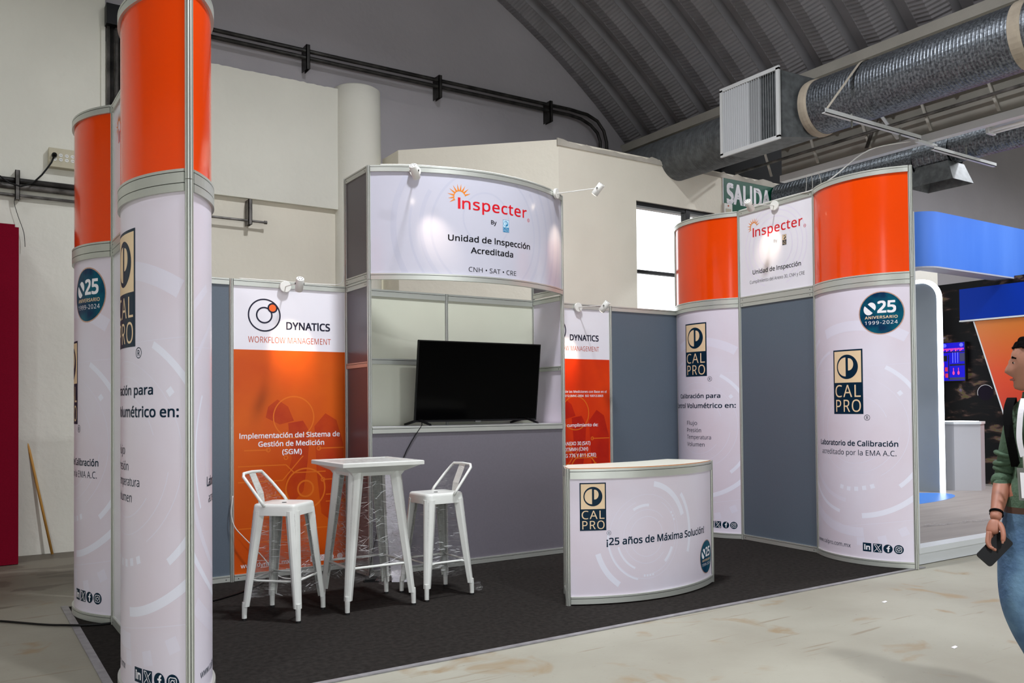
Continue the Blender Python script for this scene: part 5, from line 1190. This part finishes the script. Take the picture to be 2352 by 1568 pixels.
E_ = [(0, 1), (1, 2), (2, 3), (3, 4), (4, 5), (3, 6), (6, 7), (7, 8), (8, 9), (9, 10), (10, 11), (11, 12), (3, 13), (13, 14), (14, 15), (15, 16), (16, 17), (17, 18), (0, 19), (19, 20), (20, 21), (21, 22), (22, 23), (23, 24), (24, 25), (25, 26), (0, 27), (27, 28), (28, 29), (29, 30), (30, 31)]
def garment_lines(bm):
    for z in (1.455, .945, .918): bmesh.ops.bisect_plane(bm, geom=bm.verts[:] + bm.edges[:] + bm.faces[:], plane_co=(0, 0, z), plane_no=(0, 0, 1))
    g = [f for f in bm.faces if abs(f.calc_center_median().x) > .12 and .95 < f.calc_center_median().z < 1.15]
    bmesh.ops.bisect_plane(bm, geom=list({v for f in g for v in f.verts}) + list({e for f in g for e in f.edges}) + g, plane_co=(0, 0, 1.045), plane_no=(0, 0, 1))
body = skin('body', V, E_, 'skin', man, post_=garment_lines)
# dress him by region of the one continuous surface: shirt above the belt, jeans below, rolled sleeves
me = body.data; me.materials.append(MATS['shirt']); me.materials.append(MATS['jeans']); me.materials.append(MATS['belt'])
for p in me.polygons:
    c = p.center + PX; d = c - PX; lx = d.dot(RX); lz = d.z
    q_ = Vector((lx, d.dot(FY), lz)); best = (9, 0)
    for a_i, b_i in E_:
        A_, B_ = Vector(V[a_i][0]), Vector(V[b_i][0]); t_ = max(0, min(1, (q_ - A_).dot(B_ - A_) / (B_ - A_).length_squared)); r_ = V[b_i][1] if not isinstance(V[b_i][1], tuple) else V[b_i][1][0]
        best = min(best, ((q_ - A_.lerp(B_, t_)).length / r_, b_i))
    arm = best[1] in (8, 9, 10, 11, 12, 15, 16, 17, 18)
    if arm: p.material_index = 1 if lz > 1.045 else 0
    elif lz > 1.455: p.material_index = 0
    elif lz > .945: p.material_index = 1
    elif lz > .918: p.material_index = 3
    else: p.material_index = 2
# rolled cuff and shirt hem folds as their own pieces
def ring_piece(name, centre, axis, r, w, m, parent, k=1.0):
    bm = BM(); a = Vector(axis).normalized(); c = Vector(centre)
    pts = [L2W(c - a * w), L2W(c - a * w * .6), L2W(c), L2W(c + a * w * .6), L2W(c + a * w)]; tube(bm, pts, [r * .9, r * 1.0, r * 1.04, r * 1.0, r * .92], 20); return obj(name, bm, m, parent, smooth=True)
ring_piece('sleeve_cuff', (-.171, .030, 1.052), (-.10, -.45, -.85), .0465, .020, 'shirt', man)
ring_piece('sleeve_fold', (-.166, .047, 1.10), (-.3, 0, -1), .0455, .010, 'shirt', man)
ring_piece('sleeve_fold', (-.162, .046, 1.135), (.1, .05, -1), .0475, .010, 'shirt', man)
ring_piece('sleeve_fold', (-.158, .045, 1.17), (-.3, .05, -1), .0490, .009, 'shirt', man)
for dz in (0, -.013): ring_piece('bracelet', (-.192, -.120 - dz * .8, .926 + dz), (-.1, -.6, -.8), .0275, .005, 'strap_black', man)
# shirt collar, backpack strap
bm = BM(); tube(bm, [L2W(v) for v in ((-.02, .025, 1.425), (-.025, .025, 1.462))], [.074, .062], 20); obj('collar', bm, 'shirt', man, smooth=True)
def cr(P, n=5):
    P = [Vector(p) for p in P]; out = []
    for i in range(len(P) - 1):
        p0, p1, p2, p3 = P[max(i - 1, 0)], P[i], P[i + 1], P[min(i + 2, len(P) - 1)]
        for k in range(n):
            q = k / n; out.append(.5 * ((2 * p1) + (p2 - p0) * q + (2 * p0 - 5 * p1 + 4 * p2 - p3) * q * q + (3 * p1 - p0 - 3 * p2 + p3) * q ** 3))
    return out + [P[-1]]
bm = BM()
SP = [(-.10, .12, 1.22), (-.125, .11, 1.33), (-.125, .06, 1.415), (-.128, -.01, 1.425), (-.140, -.055, 1.37), (-.138, -.085, 1.29), (-.125, -.09, 1.20), (-.115, -.02, 1.12)]
SP = cr(SP)
for a, b in zip(SP[:-1], SP[1:]):
    a_, b_ = Vector(a), Vector(b); slab(bm, [L2W(a_ + Vector((-.020, 0, 0))), L2W(a_ + Vector((.016, 0, 0))), L2W(b_ + Vector((.016, 0, 0))), L2W(b_ + Vector((-.020, 0, 0)))], FY * -.006)
obj('backpack_strap', fixn(bm), 'strap_black', man)
# lanyard and badge
bm = BM()
LP = [(-.080, -.06, 1.425), (-.092, -.105, 1.36), (-.098, -.130, 1.25), (-.085, -.135, 1.17)]
LP = cr(LP)
for a, b in zip(LP[:-1], LP[1:]):
    a_, b_ = Vector(a), Vector(b); slab(bm, [L2W(a_ + Vector((-.012, 0, 0))), L2W(a_ + Vector((.010, 0, 0))), L2W(b_ + Vector((.010, 0, 0))), L2W(b_ + Vector((-.012, 0, 0)))], FY * -.003)
obj('lanyard', fixn(bm), 'lanyard', man)
bm = BM(); tube(bm, [L2W(v) for v in ((-.083, -.138, 1.175), (-.080, -.142, 1.12))], .006, 8); obj('lanyard_clip', bm, 'alu', man)
bm = BM(); slab(bm, [L2W(v) for v in ((-.104, -.15, .985), (.02, -.15, .98), (.015, -.15, 1.12), (-.110, -.15, 1.125))], FY * -.004); bd = obj('badge', fixn(bm), 'alu_dark', man)
bm = BM(); slab(bm, [L2W(v) for v in ((-.094, -.155, .995), (.015, -.155, .99), (.010, -.155, 1.10), (-.099, -.155, 1.105))], FY * -.001); obj('badge_card', fixn(bm), 'print_white', bd)
# head, turned to his right (image left)
def head_shape(bm):
    pass
HC = Vector((-.033, .0, 1.580))
bm = BM(); bmesh.ops.create_uvsphere(bm, u_segments=40, v_segments=30, radius=1)
def face_x(z):     # profile: how far the face reaches to the front at height z (-1 chin .. 1 crown)
    pts = [(-1.0, .55), (-.92, .80), (-.80, .86), (-.70, .83), (-.60, .90), (-.52, .84), (-.45, .92), (-.36, .90), (-.28, .98), (-.05, .90), (.02, .86), (.14, .93), (.35, .92), (.6, .80), (.85, .5), (1.0, 0)]
    for (z0, x0), (z1, x1) in zip(pts[:-1], pts[1:]):
        if z0 <= z <= z1: return x0 + (x1 - x0) * (z - z0) / (z1 - z0)
    return .5
for v in bm.verts:
    x, y, z = v.co       # x: front (-) / back (+); y: side
    zz = z; s_ = sqrt(max(0, 1 - z * z))
    front = max(0, -x) / (s_ + 1e-6); r_face = face_x(z)
    nx_ = x; 
    if x < 0: nx_ = x * (1 - front ** 2) + (-r_face) * front ** 2 * (abs(x) / (s_ + 1e-6)) ** .3
    w = .76 if z > 0 else .76 - .20 * (-z) ** 1.5
    jaw = 1.0 if z > -.2 else 1.0 - .55 * (-.2 - z)
    if x > 0 and z < -.25: nx_ = x * (1 - .55 * min(1, (-.25 - z) / .6))
    v.co = Vector((nx_ * .103, y * w * .100 * (1 if x > 0 else 1 - .18 * front), zz * .122))
# nose
for v in bm.verts:
    x, y, z = v.co
    if x < -.06 and abs(y) < .022 and -.055 < z < .018:
        t_ = (z + .055) / .073; k = (1 - abs(y) / .022); v.co.x -= k * (.025 * (1 - t_) ** .3 if t_ > .12 else .012) 
rotm = Matrix.Rotation(radians(3), 3, 'Z')
for v in bm.verts: v.co = L2W(HC + rotm @ v.co)
head = obj('head', bm, 'skin_head', man, smooth=True)
def hp_(x, y, z): return L2W(HC + rotm @ Vector((x, y, z)))
# hair cap
bm = BM(); bmesh.ops.create_uvsphere(bm, u_segments=96, v_segments=72, radius=1); dele = []
for v in bm.verts:
    x, y, z = v.co; z += noise.noise(v.co * 14) * .05; line = .46 if x < -.35 else (.46 - (x + .35) * 1.25 if x < .25 else -.35)
    if x < -.45: line = .50
    if z < line: dele.append(v)
bmesh.ops.delete(bm, geom=dele, context='VERTS')
for v in bm.verts:
    x, y, z = v.co; n_ = noise.noise(v.co * 5) * .012; v.co = hp_(x * (.108 + n_) + .002, y * (.083 + n_), z * (.131 + n_) + .001)
bmesh.ops.solidify(bm, geom=bm.faces[:], thickness=.006); obj('hair', fixn(bm), 'hair', man, smooth=True)
for sy in (-1, 1):
    bm = BM(); bmesh.ops.create_uvsphere(bm, u_segments=14, v_segments=10, radius=1)
    for v in bm.verts: v.co = hp_(.012 + v.co.x * .017, sy * (.073 + .0) + v.co.y * .009, -.014 + v.co.z * .028 + v.co.x * .004)
    obj('ear', bm, 'skin_head', head, smooth=True)
    bm = BM(); bmesh.ops.create_uvsphere(bm, u_segments=14, v_segments=10, radius=1)
    for v in bm.verts: v.co = hp_(-.080 + v.co.x * .0085, sy * .030 + v.co.y * .011, .003 + v.co.z * .0042)
    ey = obj('eye', bm, 'eye_white', head, smooth=True)
    bm = BM(); bmesh.ops.create_uvsphere(bm, u_segments=10, v_segments=8, radius=1)
    for v in bm.verts: v.co = hp_(-.0868 + v.co.x * .0045, sy * .031 + v.co.y * .005, .004 + v.co.z * .0052)
    obj('iris', bm, 'hair', head, smooth=True)
    bm = BM(); tube(bm, [hp_(-.090, sy * .014, .022), hp_(-.088, sy * .030, .028), hp_(-.076, sy * .048, .022)], [.004, .0062, .003], 8); obj('eyebrow', bm, 'hair', head, smooth=True)
bm = BM(); tube(bm, [hp_(-.082, -.024, -.073), hp_(-.094, -.010, -.0705), hp_(-.097, 0, -.071), hp_(-.094, .010, -.0705), hp_(-.082, .024, -.073)], [.002, .0045, .0045, .0045, .002], 8)
obj('lips', bm, 'lip', head, smooth=True)
# right hand: palm, four unequal fingers curled round the phone, thumb from the side
pal = Vector((-.228, -.150, .875))
hand = skin('hand', [((-.195, -.135, .900), (.024, .018)), ((-.202, -.158, .865), (.030, .017)), ((-.210, -.178, .832), (.032, .015))], [(0, 1), (1, 2)], 'skin', man)
d0 = Vector((-.10, -.42, -.90)).normalized()
for k, (off, ln, r_) in enumerate(((.026, .070, .0088), (.008, .078, .0092), (-.010, .072, .0088), (-.027, .056, .0078))):
    b = Vector((-.213, -.182, .828)) + Vector((.0, .62, -.30)).normalized() * 0 + Vector((off * .35, off * .9, off * -.15)) * -1
    p1 = b + d0 * ln * .42; p2 = p1 + Vector((.35, -.25, -.85)).normalized() * ln * .33; p3 = p2 + Vector((.9, -.05, -.25)).normalized() * ln * .28
    skin('finger', [(b - d0 * .02, r_ * 1.05), (b, r_), (p1, r_), (p2, r_ * .92), (p3, r_ * .8)], [(0, 1), (1, 2), (2, 3), (3, 4)], 'skin', man, sub=1)
skin('thumb', [((-.182, -.150, .885), .013), ((-.168, -.180, .862), .0125), ((-.163, -.200, .835), .0115), ((-.166, -.212, .808), .0095)], [(0, 1), (1, 2), (2, 3)], 'skin', man, sub=1)
bm = BM(); tube(bm, [L2W(v) for v in ((-.166, -.2215, .815), (-.1665, -.2235, .804))], [.0055, .004], 8); obj('thumb_nail', bm, 'skin_head', man)
pc = Vector((-.197, -.205, .775)); ux = Vector((.55, .55, .62)).normalized(); uy = Vector((-.62, .05, .78)); uy = (uy - ux * uy.dot(ux)).normalized(); un = ux.cross(uy)
bm = BM(); rc = [(sx * (.077 - .012) + .012 * cos(q), sy * (.037 - .012) + .012 * sin(q)) for sx, sy, q0 in ((1, 1, 0), (-1, 1, 90), (-1, -1, 180), (1, -1, 270)) for q in [radians(q0 + 22.5 * k) for k in range(5)]]
slab(bm, [pc + ux * a_ + uy * b_ - un * .0045 for a_, b_ in rc], un * .009); fixn(bm)
for v in bm.verts: v.co = L2W(v.co)
tag(obj('mobile_phone', bm, 'black_plastic', loc=tuple(L2W(pc))), 'black mobile phone held in the right hand of the walking man', 'phone')
# left hand hanging out of view, shoes
skin('hand', [((.235, -.095, .885), (.024, .018)), ((.233, -.12, .845), (.030, .016)), ((.228, -.14, .80), (.028, .014))], [(0, 1), (1, 2)], 'skin', man)
for k, (off, ln, r_) in enumerate(((-.022, .066, .0085), (-.007, .074, .009), (.008, .070, .0088), (.022, .055, .0078))):
    b = Vector((.228, -.142 + off, .797)); skin('finger', [(b + Vector((0, 0, .02)), r_), (b, r_), (b + Vector((-.005, -.01, -ln * .5)), r_), (b + Vector((-.02, -.01, -ln)), r_ * .8)], [(0, 1), (1, 2), (2, 3)], 'skin', man, sub=1)
skin('thumb', [((.228, -.11, .87), .012), ((.217, -.15, .845), .0115), ((.212, -.165, .81), .010)], [(0, 1), (1, 2)], 'skin', man, sub=1)
for bx, by in ((-.015, .14), (.12, .17)):
    bm = BM(); bmesh.ops.create_cube(bm, size=1)
    for v in bm.verts:
        x, y, z = v.co; v.co = Vector((bx + x * (.085 if y < 0 else .075), by - .07 + y * .27, .005 + (z + .5) * (.055 if y < 0 else .10)))
    bmesh.ops.bevel(bm, geom=bm.edges[:], offset=.022, segments=3, affect='EDGES')
    for v in bm.verts: v.co = L2W(v.co)
    obj('shoe', bm, 'strap_black', man, smooth=True)
